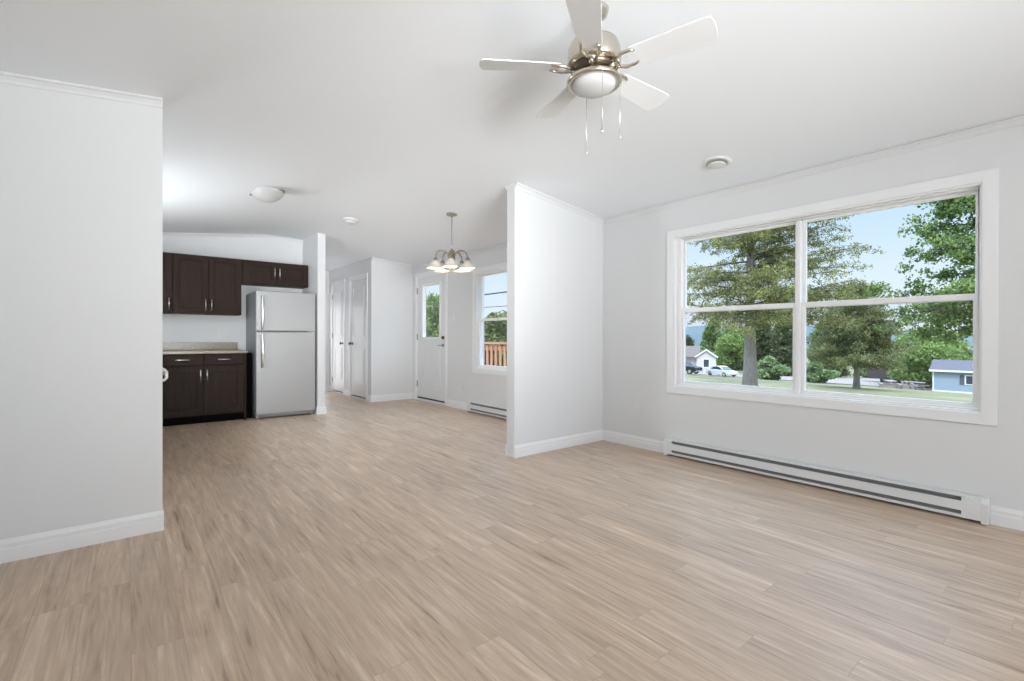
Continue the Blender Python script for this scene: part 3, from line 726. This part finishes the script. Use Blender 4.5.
for k in range(5):
    w = PH+2*PI*k/5; R = Matrix.Rotation(w, 4, 'Z')
    pts = []
    for i in range(15):
        a = PI*i/14
        pts.append((.105-.075*math.cos(a), 0, -.475+.085*math.sin(a)))
    pts = [(.03, 0, -.50)]+pts+[(.180, 0, -.490)]
    R = R @ Matrix.Translation((0, 0, CHD+.54)) @ Matrix.Scale(1.02, 4) @ Matrix.Translation((0, 0, -.54))
    m = MB(); m.tube(pts, .0085, 10); ar = m.xform(R).build('arm', BRONZE, ch)
    MB().lathe([(0, -.470), (.016, -.472), (.022, -.482), (.026, -.505), (.030, -.512), (.0, -.512)], (.180, 0, 0), 18).xform(R).build('socket', BRONZE, ar)
    m = MB(); m.lathe([(.024, -.500), (.034, -.512), (.044, -.532), (.060, -.556), (.082, -.574), (.094, -.582), (.0935, -.586), (.080, -.578), (.058, -.560), (.042, -.536), (.032, -.516), (.022, -.504)], (.180, 0, 0), 28)
    sh = m.xform(R).build('shade', ALAB, ch)
    q = R @ Vector((.18, 0, -.568)); point('bulb_fill', (HX+q.x, HY+q.y, hz+q.z), 3.0, .012)  # light added under each bulb to brighten the dining area
    rim = [(.180+.094*math.cos(2*PI*i/28), .094*math.sin(2*PI*i/28), -.585) for i in range(29)]
    MB().tube(rim, .0042, 6, cap=False).xform(R).build('shade_rim', GOLD, sh)
    MB().lathe([(0, -.505), (.012, -.507), (.015, -.518), (.021, -.530), (.021, -.540), (.012, -.549), (0, -.551)], (.180, 0, 0), 16).xform(R).build('bulb', FROST, sh)

# ------------------------------------------------------------------ kitchen bowl light
KX, KY = 1.040, 4.990
kl = on_ceiling('ceiling_light', KX, KY, 'shallow frosted bowl ceiling light with metal clips over the kitchen floor', 'ceiling light')
MB().lathe([(0, 0), (.105, 0), (.110, -.008), (.105, -.020), (0, -.020)], n=36).build('mount_plate', PLAST, kl)
MB().lathe([(.150, -.028), (.148, -.034), (.130, -.058), (.102, -.082), (.064, -.103), (.025, -.113), (0, -.114)], n=44).build('bowl', FROST, kl)
for k in range(3):
    w = math.radians((-42, 146, 52)[k]); R = Matrix.Rotation(w, 4, 'Z')
    m = MB(); m.tube([(.09, 0, -.012), (.140, 0, -.016), (.158, 0, -.022), (.160, 0, -.034), (.150, 0, -.040)], .005, 8)
    m.lathe([(0, -.048), (.011, -.042), (.012, -.030), (0, -.022)], (.158, 0, 0), 10)
    m.xform(R).build('clip', CHSTEEL, kl)

# ------------------------------------------------------------------ outdoors: ground
def gz(x, y=0):
    pts = [(-5, -.9), (6, -.9), (20, -1.5), (36, -2.07), (50, -3.2), (60, -3.95), (66, -4.35), (80, -4.8), (140, -6), (400, -8)]
    for (a, za), (b, zb) in zip(pts, pts[1:]):
        if x <= b: return za+(zb-za)*max(0, (x-a))/(b-a)
    return -8
m = MB(); gx = [4.03, 8, 14, 20, 28, 36, 43, 50, 55, 60, 66, 73, 80, 100, 140, 220, 400]; gy = [-260, -120, -60, -30, -10, 10, 25, 40, 60, 90, 150, 300, 520]
for i, x in enumerate(gx):
    for y in gy: m.v.append((x, y, gz(x)))
for i in range(len(gx)-1):
    for j in range(len(gy)-1):
        a = i*len(gy)+j; m.f.append((a, a+len(gy), a+len(gy)+1, a+1)); m.sm.append(True); m.mi.append(0)
struct(m.build('ground', LAWN), 'grassy slope outside the windows')
def strip(name, xs, ys, mat, label):
    m = MB(); n = len(ys)
    for i in range(n):
        for q in range(9):
            x = xs[i][0]+(xs[i][1]-xs[i][0])*q/8; m.v.append((x, ys[i], gz(x)+.05))
    for i in range(n-1):
        for q in range(8):
            a = i*9+q; m.f.append((a, a+1, a+10, a+9)); m.sm.append(True); m.mi.append(0)
    return struct(m.build(name, mat), label)
strip('gravel_road', [(66, 72), (66, 72), (66, 74), (66, 84), (65, 94), (64, 94), (63, 90)], [60, 45, 32, 24, 16, 10, -20], GRAVEL, 'pale gravel drive across the lawn')
strip('bare_ground', [(52, 55.5), (51, 56), (52, 54)], [36, 29, 25], BROWNG, 'patch of reddish bare earth beside the white car')
m = MB(); nh = 60; pr = []
for i in range(nh+1):
    y = -520+1500*i/nh; h = 8+11*math.sin(i*.21+.6)+5*math.sin(i*.53)+3*math.sin(i*1.3+1)
    m.v += [(600, y, -12), (640, y, max(2, h)), (760, y, -12)]
for i in range(nh):
    a = i*3
    for q in range(2): m.f.append((a+q, a+q+1, a+q+4, a+q+3)); m.sm.append(True); m.mi.append(0)
struct(m.build('distant_hill', HILL), 'blue-green wooded hills on the horizon')

# ------------------------------------------------------------------ trees
rng = np.random.default_rng(11)
def leaf_mesh(name, pts, size, mat, parent, elong=1.6):
    n = len(pts); P = np.asarray(pts, float)
    a = rng.normal(size=(n, 3)); a /= np.linalg.norm(a, axis=1, keepdims=True)
    b = rng.normal(size=(n, 3)); b -= a*(a*b).sum(1, keepdims=True); b /= np.linalg.norm(b, axis=1, keepdims=True)
    s = size*rng.uniform(.6, 1.3, (n, 1))
    c = np.cross(a, b)*s*.18
    V = np.stack([P-a*s*elong*.5, P+b*s*.5+c, P+a*s*elong*.5, P-b*s*.5+c], 1).reshape(-1, 3)
    me = bpy.data.meshes.new(name); me.vertices.add(4*n); me.vertices.foreach_set('co', V.ravel())
    me.loops.add(4*n); me.loops.foreach_set('vertex_index', np.arange(4*n, dtype=np.int32))
    me.polygons.add(n); me.polygons.foreach_set('loop_start', np.arange(0, 4*n, 4, dtype=np.int32)); me.polygons.foreach_set('loop_total', np.full(n, 4, dtype=np.int32))
    me.update(calc_edges=True); me.validate(); me.materials.append(mat)
    o = bpy.data.objects.new(name, me); C.objects.link(o); o.parent = parent; return o
def trunk_mesh(h, r0, r1, lean=.0, n=10, seg=10, wob=.05):
    m = MB(); pts = []; rs = []
    for i in range(seg+1):
        t = i/seg; pts.append((wob*math.sin(4*t+1)*h*.05+lean*t, wob*math.cos(3*t)*h*.05, h*t-.3*(1-t))); rs.append(r0*(1+.5*(1-t)**8)*(1-t)+r1*t)
    m.tube(pts, rs, n); return m
def conifer(name, x, y, label, cat, h, r0, zb, reach, per, sz, mat, step=.42, nb=5, droop=.10, shape=.8, spread=.22, bias=None, g=None, bare=.25, tw=4.0, tlen=1.0, elong=1.6):
    z0 = gz(x)
    root = tag(empty(name, (x, y, z0)), label, cat, g)
    trunk_mesh(h, r0, .03, wob=.02).build('trunk', BARK, root)
    m = MB(); pts = []
    z = zb
    while z < h-.3:
        t = (z-zb)/(h-zb)
        for k in range(nb):
            w = rng.uniform(0, 2*PI); L = reach*(1-t)**shape*rng.uniform(.65, 1.1)
            if bias: L *= bias(w, z)
            if L < .25: continue
            p = []; ll = 6; up_ = rng.uniform(-.12, .34)
            for i in range(ll+1):
                s = i/ll; q = L*s
                p.append((q*math.cos(w)+.06*L*math.sin(5*s+w)*s*-math.sin(w), q*math.sin(w)+.06*L*math.sin(5*s+w)*s*math.cos(w), z+up_*q-droop*q*q/max(reach, 1)))
            m.tube(p, [max(.008, .045*(L/4)*(1-.85*i/ll)) for i in range(ll+1)], 5, cap=False)
            P = np.array(p)
            for q in range(max(3, int(L*tw))):
                s_ = bare+(1-bare)*(q+rng.uniform(0, 1))/max(3, int(L*tw)); ii = min(int(s_*ll), ll-1); ff = s_*ll-ii
                b0 = P[ii]*(1-ff)+P[ii+1]*ff; sd_ = 1 if q % 2 else -1
                if s_ > .93: sd_ = 0
                ww = w+sd_*rng.uniform(.5, 1.25); tl_ = (.18+.30*L*(1-.6*s_)*rng.uniform(.5, 1.1))*tlen
                d_ = np.array([math.cos(ww), math.sin(ww), rng.uniform(-.45, .35)]); e_ = b0+d_*tl_; e_[2] -= .12*tl_
                mid = (b0+e_)/2+np.array([0, 0, .05*tl_])
                m.tube([b0, mid, e_], [.011, .008, .004], 3, cap=False)
                nn = max(3, int(per*tl_)); t_ = rng.uniform(.1, 1.08, (nn, 1))
                pts.append(b0*(1-t_)+e_*t_+rng.normal(size=(nn, 3))*spread*np.array([1, 1, .9])*(.5+.8*np.sin(PI*np.minimum(1, t_))))
        z += step*rng.uniform(.75, 1.25)
    m.build('branches', TWIG, root)
    leaf_mesh('foliage', np.concatenate(pts), sz, mat, root, elong)
    return root
def broadleaf(name, x, y, label, cat, h, r0, blobs, n, sz, mat, g=None, trunk=True, hollow=.55):
    # blobs: (dx, dy, z, rx, ry, rz) ellipsoids of the crown
    root = tag(empty(name, (x, y, gz(x))), label, cat, g)
    m = MB()
    if trunk:
        m = trunk_mesh(h*.7, r0, r0*.3, wob=.03, seg=6, n=8)
        for b in blobs:
            s = (0, 0, h*.18); m.tube([s, (b[0]*.5, b[1]*.5, (b[2]+h*.25)*.55), (b[0], b[1], b[2])], [r0*.45, r0*.3, r0*.1], 6)
    else:
        for k in range(5):
            w = 2*PI*k/5; m.tube([(0, 0, -.1), (.12*h*math.cos(w), .12*h*math.sin(w), h*.3), (.3*h*math.cos(w), .3*h*math.sin(w), h*.75)], [r0, r0*.7, r0*.3], 5)
    m.build('trunk' if trunk else 'stems', BARK if trunk else TWIG, root)
    vol = np.array([b[3]*b[4]+b[4]*b[5]+b[3]*b[5] for b in blobs]); vol = vol/vol.sum(); P = []
    for b, v in zip(blobs, vol):
        k = int(n*v); d = rng.normal(size=(k, 3)); d /= np.linalg.norm(d, axis=1, keepdims=True)
        r = (hollow+(1-hollow)*rng.uniform(0, 1, (k, 1)))*(1+.14*np.sin(5*d[:, :1]+3*d[:, 1:2])*np.cos(4*d[:, 2:3]+2))
        P.append(np.array(b[:3])+d*r*np.array(b[3:6]))
    leaf_mesh('foliage', np.concatenate(P), sz, mat, root); return root
def blobs_for(rx, ry, h, zb, k=7):
    out = []
    for i in range(k):
        t = i/(k-1); w = 2.4*i; prof = math.sin(PI*(.18+.75*t))
        rr = .42*prof
        out.append((rx*.55*prof*math.cos(w), ry*.55*prof*math.sin(w), zb+(h-zb)*(.12+.74*t), rx*(.30+.35*prof), ry*(.30+.35*prof), (h-zb)*.24))
    return out

def bl(w, z):    # sparser and shorter towards the left of the photo (+y)
    s = math.sin(w); return (1.04 if rng.uniform() < .58 else 0) if s > .15 else 1.0
conifer('larch_tree', 21.44, 9.62, 'tall yellow-green tree with grey trunk filling the left half of the living room window', 'tree',
        15, .25, 3.2, 4.3, 80, .040, L_LARCH, step=.27, nb=5, droop=.07, shape=.36, spread=.08, bias=bl, bare=.12, tw=4.2, elong=3.0)
conifer('spruce_tree', 35.75, 9.45, 'dark olive tree with a short trunk on the lawn right of the window mullion', 'tree',
        6.9, .16, 1.65, 2.75, 115, .055, L_SPRUCE, step=.24, nb=6, droop=.07, shape=.6, spread=.12, bare=.08, tw=4.5, elong=2.8)
# maple at the right edge: tiers of leafy boughs
def bough(x, y, label):
    root = tag(empty('maple_tree', (x, y, gz(x))), label, 'tree'); H = 9.5
    trunk_mesh(H, .26, .05, wob=.03).build('trunk', BARK, root); m = MB(); P = []
    for k in range(95):
        z = 3.0+(H-3.0)*rng.uniform(0, 1); w = rng.uniform(0, 2*PI); L = (3.6-2.2*max(0, (z-3)/(H-3))**1.3)*rng.uniform(.55, 1.08); ua = rng.uniform(-.05, .5)
        f = lambda s: np.array([L*s*math.cos(w), L*s*math.sin(w), z+ua*L*s-.22*L*s*s])
        m.tube([f(s) for s in (0, .25, .5, .75, 1)], [.05, .04, .03, .018, .006], 5, cap=False)
        for q in range(int(3+L*3)):
            s = .25+.78*rng.uniform(0, 1)**.8; e_ = f(s)+rng.normal(size=3)*np.array([.34, .34, .26])*(1.2-.5*s)
            m.tube([f(max(0, s-.08)), e_], [.010, .004], 3, cap=False); n = int(rng.uniform(35, 80))
            P.append(e_+rng.normal(size=(n, 3))*np.array([.14, .14, .09]))
    m.build('branches', TWIG, root); leaf_mesh('foliage', np.concatenate(P), .085, L_MAPLE, root, 1.3); return root
bough(22.6, 1.75, 'leafy green tree at the right edge of the living room window')

broadleaf('round_tree', 68.4, 11.4, 'round bright green leafy tree behind the blue shed', 'tree', 7.2, .25, blobs_for(3.9, 3.9, 6.6, .6, 8), 14000, .22, L_BRIGHT)
broadleaf('leafy_tree', 90, 43.5, 'bright green leafy tree right of the white house', 'tree', 8.2, .3, blobs_for(3.9, 3.9, 8.2, .4, 7), 9000, .28, L_BRIGHT)
g = 'dark conifers behind the lawn'
for i, (x, y, h, r) in enumerate(((84, 35.5, 10.5, 2.3), (80, 30.6, 11, 2.3), (84, 25.9, 10, 2.3))):
    conifer('dark_conifer', x, y, ('dark conifer directly left of the big grey trunk', 'dark conifer directly right of the big grey trunk', 'dark conifer behind the window mullion')[i], 'tree',
            h, .22, .5, r, 60, .26, L_DARK, step=.45, nb=7, shape=.7, spread=.26)
# tree line further back on the left
g = 'far tree line'
tl = [(150, 104), (150, 92), (152, 80), (155, 68), (150, 57), (148, 46), (150, 35), (150, 23), (160, 16), (165, 4), (165, -8)]
tn = ['behind the white house roof', 'just right of the white house gable', 'behind the bright leafy tree', 'behind the big grey trunk', 'behind the dark conifers', 'behind the window mullion',
      'behind the left edge of the olive tree', 'behind the trunk of the olive tree', 'behind the dark trailer', 'behind the round bright green tree', 'behind the blue shed']
for i, (x, y) in enumerate(tl):
    h = (15, 13, 14, 15, 14, 13, 10, 8, 5.5, 5, 6)[i]
    broadleaf('woodland_tree', x, y, 'far woodland tree '+tn[i], 'tree', h, .4, blobs_for(4.6, 4.6, h, .0, 6), 4000, .55, (L_SPRUCE, L_DARK, L_MAPLE)[i % 3])
for (x, y, h, lab) in ((60, 24.6, 2.6, 'pale green shrub between the big trunk and the window mullion'), (62, 20.3, 2.2, 'pale green shrub at the right of the window mullion'), (88, 21.5, 3.2, 'pale shrub left of the olive tree trunk'), (90, 17.5, 3.0, 'pale shrub behind the dark trailer')):
    broadleaf('garden_shrub', x, y, lab, 'shrub', h, .06, blobs_for(1.9, 1.9, h, .0, 5), 2200, .26, L_PALE, trunk=False)

# ------------------------------------------------------------------ buildings and vehicles outside
def house():
    r = tag(empty('white_house', (72.0, 39.2, gz(72))), 'small white house with a gabled front behind the parked vehicles', 'house'); r.rotation_euler = (0, 0, .50)
    # local: front looks to -x (towards the room); y is along its face
    Wd, H = 2.9, 2.7
    MB().prism([(-Wd/2, -.3), (Wd/2, -.3), (Wd/2, H), (0, H+1.0), (-Wd/2, H)], 0, 3, 'x').build('gable_wing', SIDEW, r)
    MB().box(2.0, 7, 1.2, 11, -.3, 2.5).build('main_walls', SIDEW, r)
    MB().prism([(1.4, 2.4), (4.5, 4.1), (7.6, 2.4), (7.6, 2.55), (4.5, 4.28), (1.4, 2.55)], .9, 11.3, 'y').build('main_roof', ROOFB, r)
    m = MB(); m.prism([(-Wd/2-.25, H-.18), (0, H+1.0), (Wd/2+.25, H-.18), (Wd/2+.25, H), (0, H+1.2), (-Wd/2-.25, H)], -.25, 3.4, 'x'); m.build('gable_roof', ROOFB, r)
    m = MB(); m.prism([(-Wd/2-.27, H-.26), (0, H+.94), (Wd/2+.27, H-.26), (Wd/2+.27, H-.04), (0, H+1.18), (-Wd/2-.27, H-.04)], -.32, -.25, 'x'); m.build('barge_board', TRIM, r)
    w = MB(); frame_box(w, -.5, .5, .9, 2.3, -.06, .0, .10); w.v = [(b, a, c) for a, b, c in w.v]; wf = w.build('window', TRIM, r)
    MB().box(-.03, .02, -.42, .42, .98, 2.22).build('pane', DGLASS, wf)
    return r
house()
def shed():
    r = tag(empty('blue_shed', (60.0, 7.35, gz(60)-.08)), 'pale blue garden shed with grey roof and white trim at the right of the window', 'shed')
    # long eave side faces -x; local y from -2.6 to 2.45
    y0, y1, H = -3.4, 2.42, 2.1
    MB().box(0, 3, y0, y1, .18, H).build('walls', SIDEB, r)
    MB().box(-.03, 3.03, y0-.03, y1+.03, 0, .20).build('base_trim', TRIM, r)
    m = MB(); m.prism([(-.30, H-.10), (1.5, H+.80), (3.3, H-.10), (3.3, H+.04), (1.5, H+.96), (-.30, H+.04)], y0-.25, y1+.22, 'y'); m.build('roof', ROOFG, r)
    MB().prism([(0, H), (3, H), (1.5, H+.76)], y0, y1, 'y').build('gable_ends', SIDEB, r)
    MB().box(-.34, -.28, y0-.25, y1+.22, H-.12, H+.05).build('fascia', TRIM, r)
    for yy in (y0, y1-.10): MB().box(-.03, .0, yy, yy+.10, .18, H).build('corner_board', TRIM, r)
    w = MB(); w.box(-.05, 0, -1.0, .17, .85, 1.75); wi = w.build('window', TRIM, r)
    MB().box(-.07, -.045, -.90, .07, .94, 1.66).build('pane', DGLASS, wi)
    for yy in (-1.34, .21): MB().box(-.04, 0, yy, yy+.30, .85, 1.75).build('shutter', ROOFG, r)
    return r
shed()
def trailer():
    r = tag(empty('dark_trailer', (77.0, 16.6, gz(77))), 'low dark brown trailer between the olive tree and the round green tree', 'trailer')
    MB().box(-1.1, 1.1, -2.3, 2.3, .55, 2.25).build('box', BARND, r, .04)
    MB().box(-1.15, 1.15, -2.35, 2.35, 2.22, 2.32).build('roof', ROOFG, r)
    for x in (-1.05, .85):
        for y in (-.6, .6):
            MB().tube([(x, y, .36), (x+.2, y, .36)], .36, 16).build('wheel', RUBBER, r)
    MB().tube([(0, -2.3, .6), (0, -3.3, .5)], .05, 6).build('tow_bar', BARND, r)
trailer()
def picnic(x, y, rz, label):
    r = tag(empty('picnic_table', (x, y, gz(x)), rz), label, 'table')
    for k in range(5): pass
    MB().box(-.9, .9, -.38, .38, .72, .77).build('table_top', GREYWOOD, r)
    for s in (-1, 1):
        MB().box(-.9, .9, s*.72-.13, s*.72+.13, .42, .46).build('bench', GREYWOOD, r)
    for x_ in (-.6, .6):
        m = MB()
        for s in (-1, 1): m.prism([(s*.20-.05, .72), (s*.20+.05, .72), (s*.72+.05, 0), (s*.72-.05, 0)], x_-.03, x_+.03, 'x')
        m.box(x_-.03, x_+.03, -.8, .8, .36, .42); m.build('trestle', GREYWOOD, r)
    return r
picnic(57.5, 12.5, .4, 'weathered picnic table right of the olive tree trunk')
picnic(58.2, 10.9, 1.2, 'weathered picnic table left of the blue shed')
def woodpile(x, y):
    r = tag(empty('timber_stack', (x, y, gz(x))), 'low stack of grey timber between the picnic tables', 'timber')
    for j in range(3):
        for i in range(5-j): MB().box(-.25+.0*j, .25, -1.4+.0, 1.4, .0, .0001) if False else None
    for j in range(3):
        m = MB()
        for i in range(4-j): m.box(-.5+.26*i+.13*j, -.28+.26*i+.13*j, -1.5, 1.5, .16*j, .16*j+.14)
        m.build('timber_layer', GREYWOOD, r)
woodpile(63.5, 13.2)

def wheel(parent, x, y, r, w):
    t = MB().tube([(x-w/2, y, r), (x+w/2, y, r)], r, 20).build('wheel', RUBBER, parent)
    MB().tube([(x-w/2-.01, y, r), (x+w/2+.01, y, r)], r*.58, 16).build('hub', STEELH, t)
def sedan(x, y, rz):
    r = tag(empty('car', (x, y, gz(x)+.05), rz), 'silver white sedan parked in front of the white house', 'car')
    # local: y forward, x width
    body = [(-2.15, .30), (-2.2, .62), (-2.05, .86), (-1.3, .92), (1.0, .88), (1.9, .74), (2.2, .58), (2.22, .32), (1.8, .22), (-1.8, .22)]
    MB().prism(body, -.86, .86, 'x').build('body', CARW, r, .06, 3)
    cab = [(-1.55, .88), (-.95, 1.36), (-.1, 1.44), (.45, 1.34), (1.25, .84)]
    MB().prism([(p[0]*.98, p[1]-.02) for p in cab], -.70, .70, 'x').build('roof', CARW, r, .07, 3)
    gl = MB(); gl.prism([(-1.25, .92), (-.86, 1.28), (-.1, 1.35), (.38, 1.26), (.95, .92)], -.715, .715, 'x'); gl.build('side_windows', DGLASS, r)
    ws = MB(); ws.add([(-.60, .52, 1.30), (.60, .52, 1.30), (.66, 1.24, .90), (-.66, 1.24, .90)], [(0, 1, 2, 3)]); ws.add([(-.60, -1.02, 1.32), (.60, -1.02, 1.32), (.66, -1.56, .92), (-.66, -1.56, .92)], [(3, 2, 1, 0)]); ws.build('windscreens', DGLASS, r)
    for yy in (-1.35, 1.40):
        for s in (-1, 1): wheel(r, s*.80, yy, .31, .20)
    for s in (-1, 1): MB().box(s*.62-.14, s*.62+.14, 2.12, 2.20, .58, .70).build('headlight', PLAST, r, .02)
    return r
sedan(64.6, 32.9, PI-.37)
def pickup(x, y, rz):
    r = tag(empty('pickup_truck', (x, y, gz(x)+.05), rz), 'black pickup truck at the left edge of the window in front of the white house', 'truck')
    prof = [(-2.7, .45), (-2.7, 1.10), (-.75, 1.10), (-.70, 1.14), (-.55, 1.78), (.65, 1.80), (1.25, 1.18), (2.35, 1.08), (2.6, .95), (2.65, .45)]
    MB().prism(prof, -.92, .92, 'x').build('body', CARB, r, .05, 3)
    MB().prism([(-.46, 1.18), (-.38, 1.68), (.58, 1.70), (1.02, 1.18)], -.935, .935, 'x').build('side_windows', DGLASS, r)
    for yy in (-1.65, 1.65):
        for s in (-1, 1): wheel(r, s*.84, yy, .40, .26)
    MB().box(-.95, .95, 2.62, 2.74, .42, .60).build('bumper', STEELH, r, .02)
    MB().box(-.95, .95, -2.80, -2.68, .42, .60).build('bumper', STEELH, r, .02)
    return r
pickup(63.6, 38.3, PI-.0)

# ------------------------------------------------------------------ deck outside the entrance and dining window
DK = -.08
dk = tag(empty('wooden_deck', (4.9, 6.9, DK)), 'orange-brown boarded deck outside the dining window', 'deck')
m = MB()
for k in range(11): m.box(-.87+.145*k, -.87+.145*k+.138, -3.1, 3.1, -.035, 0)
m.build('deck_boards', CEDAR, dk)
m = MB()
for yy in (-3.0, -1.5, 0, 1.5, 3.0): m.box(-.86, .72, yy-.02, yy+.02, -.20, -.035)
m.build('joists', CEDAR, dk)
for xx in (-.78, .64):
    for yy in (-2.9, 0, 2.9):
        MB().box(xx-.05, xx+.05, yy-.05, yy+.05, -.92, -.035).build('support_post', CEDAR, dk)
rl = tag(empty('deck_railing', (5.58, 6.9, DK)), 'orange-brown wooden railing with wide pickets seen through the dining window', 'railing')
for yy in (-3.0, -1.0, 1.0, 3.0): MB().box(-.045, .045, yy-.045, yy+.045, 0, 1.02).build('post', CEDAR, rl)
MB().box(-.07, .07, -3.08, 3.08, 1.02, 1.058).build('cap_rail', CEDAR, rl)
MB().box(-.02, .02, -3.04, 3.04, .90, .99).build('top_rail', CEDAR, rl)
MB().box(-.02, .02, -3.04, 3.04, .10, .19).build('bottom_rail', CEDAR, rl)
pk = None; pm = None
for k in range(43):
    yy = -2.94+.14*k
    if any(abs(yy-q) < .085 for q in (-3, -1, 1, 3)): continue
    if pm is None:
        pm = MB().box(-.045, -.02, -.026, .026, .06, 1.0).build('picket', CEDAR, rl); pm.location = (0, yy, 0)
    else:
        c = pm.copy(); C.objects.link(c); c.parent = rl; c.location = (0, yy, 0)
# trees behind the deck
broadleaf('yard_tree', 13.4, 23.5, 'green tree filling the glass of the entrance door', 'tree', 4.4, .16, blobs_for(2.6, 2.6, 4.4, .3, 8), 9000, .16, L_MAPLE)
broadleaf('yard_tree', 20.6, 27.0, 'green tree behind the deck railing in the dining window', 'tree', 4.1, .16, blobs_for(2.7, 2.7, 4.1, .2, 8), 9000, .18, L_SPRUCE)
broadleaf('yard_tree', 28, 32.6, 'pale green tree behind the deck at the right edge of the dining window', 'tree', 5.0, .2, blobs_for(3.2, 3.2, 5.0, .2, 8), 8000, .22, L_MAPLE)
# overhead wires
def wire(p0, p1, sag, r, label):
    p0, p1 = Vector(p0), Vector(p1); pts = []
    for i in range(21):
        t = i/20; q = p0.lerp(p1, t); q.z -= sag*4*t*(1-t); pts.append(q)
    return tag(MB().tube(pts, r, 6).build('overhead_wire', BLACK), label, 'wire', None)
def pole(x, y, label):
    h = 4.6 if x < 15 else 6.6
    r = tag(empty('utility_pole', (x, y, gz(x))), label, 'pole')
    MB().tube([(0, 0, -.3), (0, 0, h)], [.13, .09], 12).build('post', BARK, r)
    MB().box(-.05, .05, -.9, .9, h-.55, h-.43).build('crossarm', GREYWOOD, r)
pole(12.0, 18.4, 'wooden pole carrying the overhead wires left of the dining window view')
pole(20.6, 14.4, 'wooden pole carrying the overhead wires between the two windows')
wire((12.06, 17.72, 2.94), (20.53, 15.1, 4.62), .10, .03, 'thick black overhead wire across the top of the dining window')
wire((12.13, 18.36, 2.42), (20.50, 14.48, 3.5), .12, .014, 'thin overhead wire below the thick one in the dining window')
# repeats share a group
for pre, g in (('baseboard_heater', 'electric baseboard heaters'), ('wall_outlet', 'white wall outlets'), ('base_cabinet', 'dark kitchen base cabinets'), ('wall_cabinet', 'dark kitchen wall cabinets'),
               ('dark_conifer', 'dark conifers behind the lawn'), ('woodland_tree', 'far tree line'), ('garden_shrub', 'pale shrubs on the lawn'), ('picnic_table', 'weathered picnic tables'),
               ('yard_tree', 'green trees behind the deck'), ('utility_pole', 'wooden utility poles'), ('overhead_wire', 'overhead wires')):
    for o in C.objects:
        if o.parent is None and o.name.split('.')[0] == pre: o['group'] = g
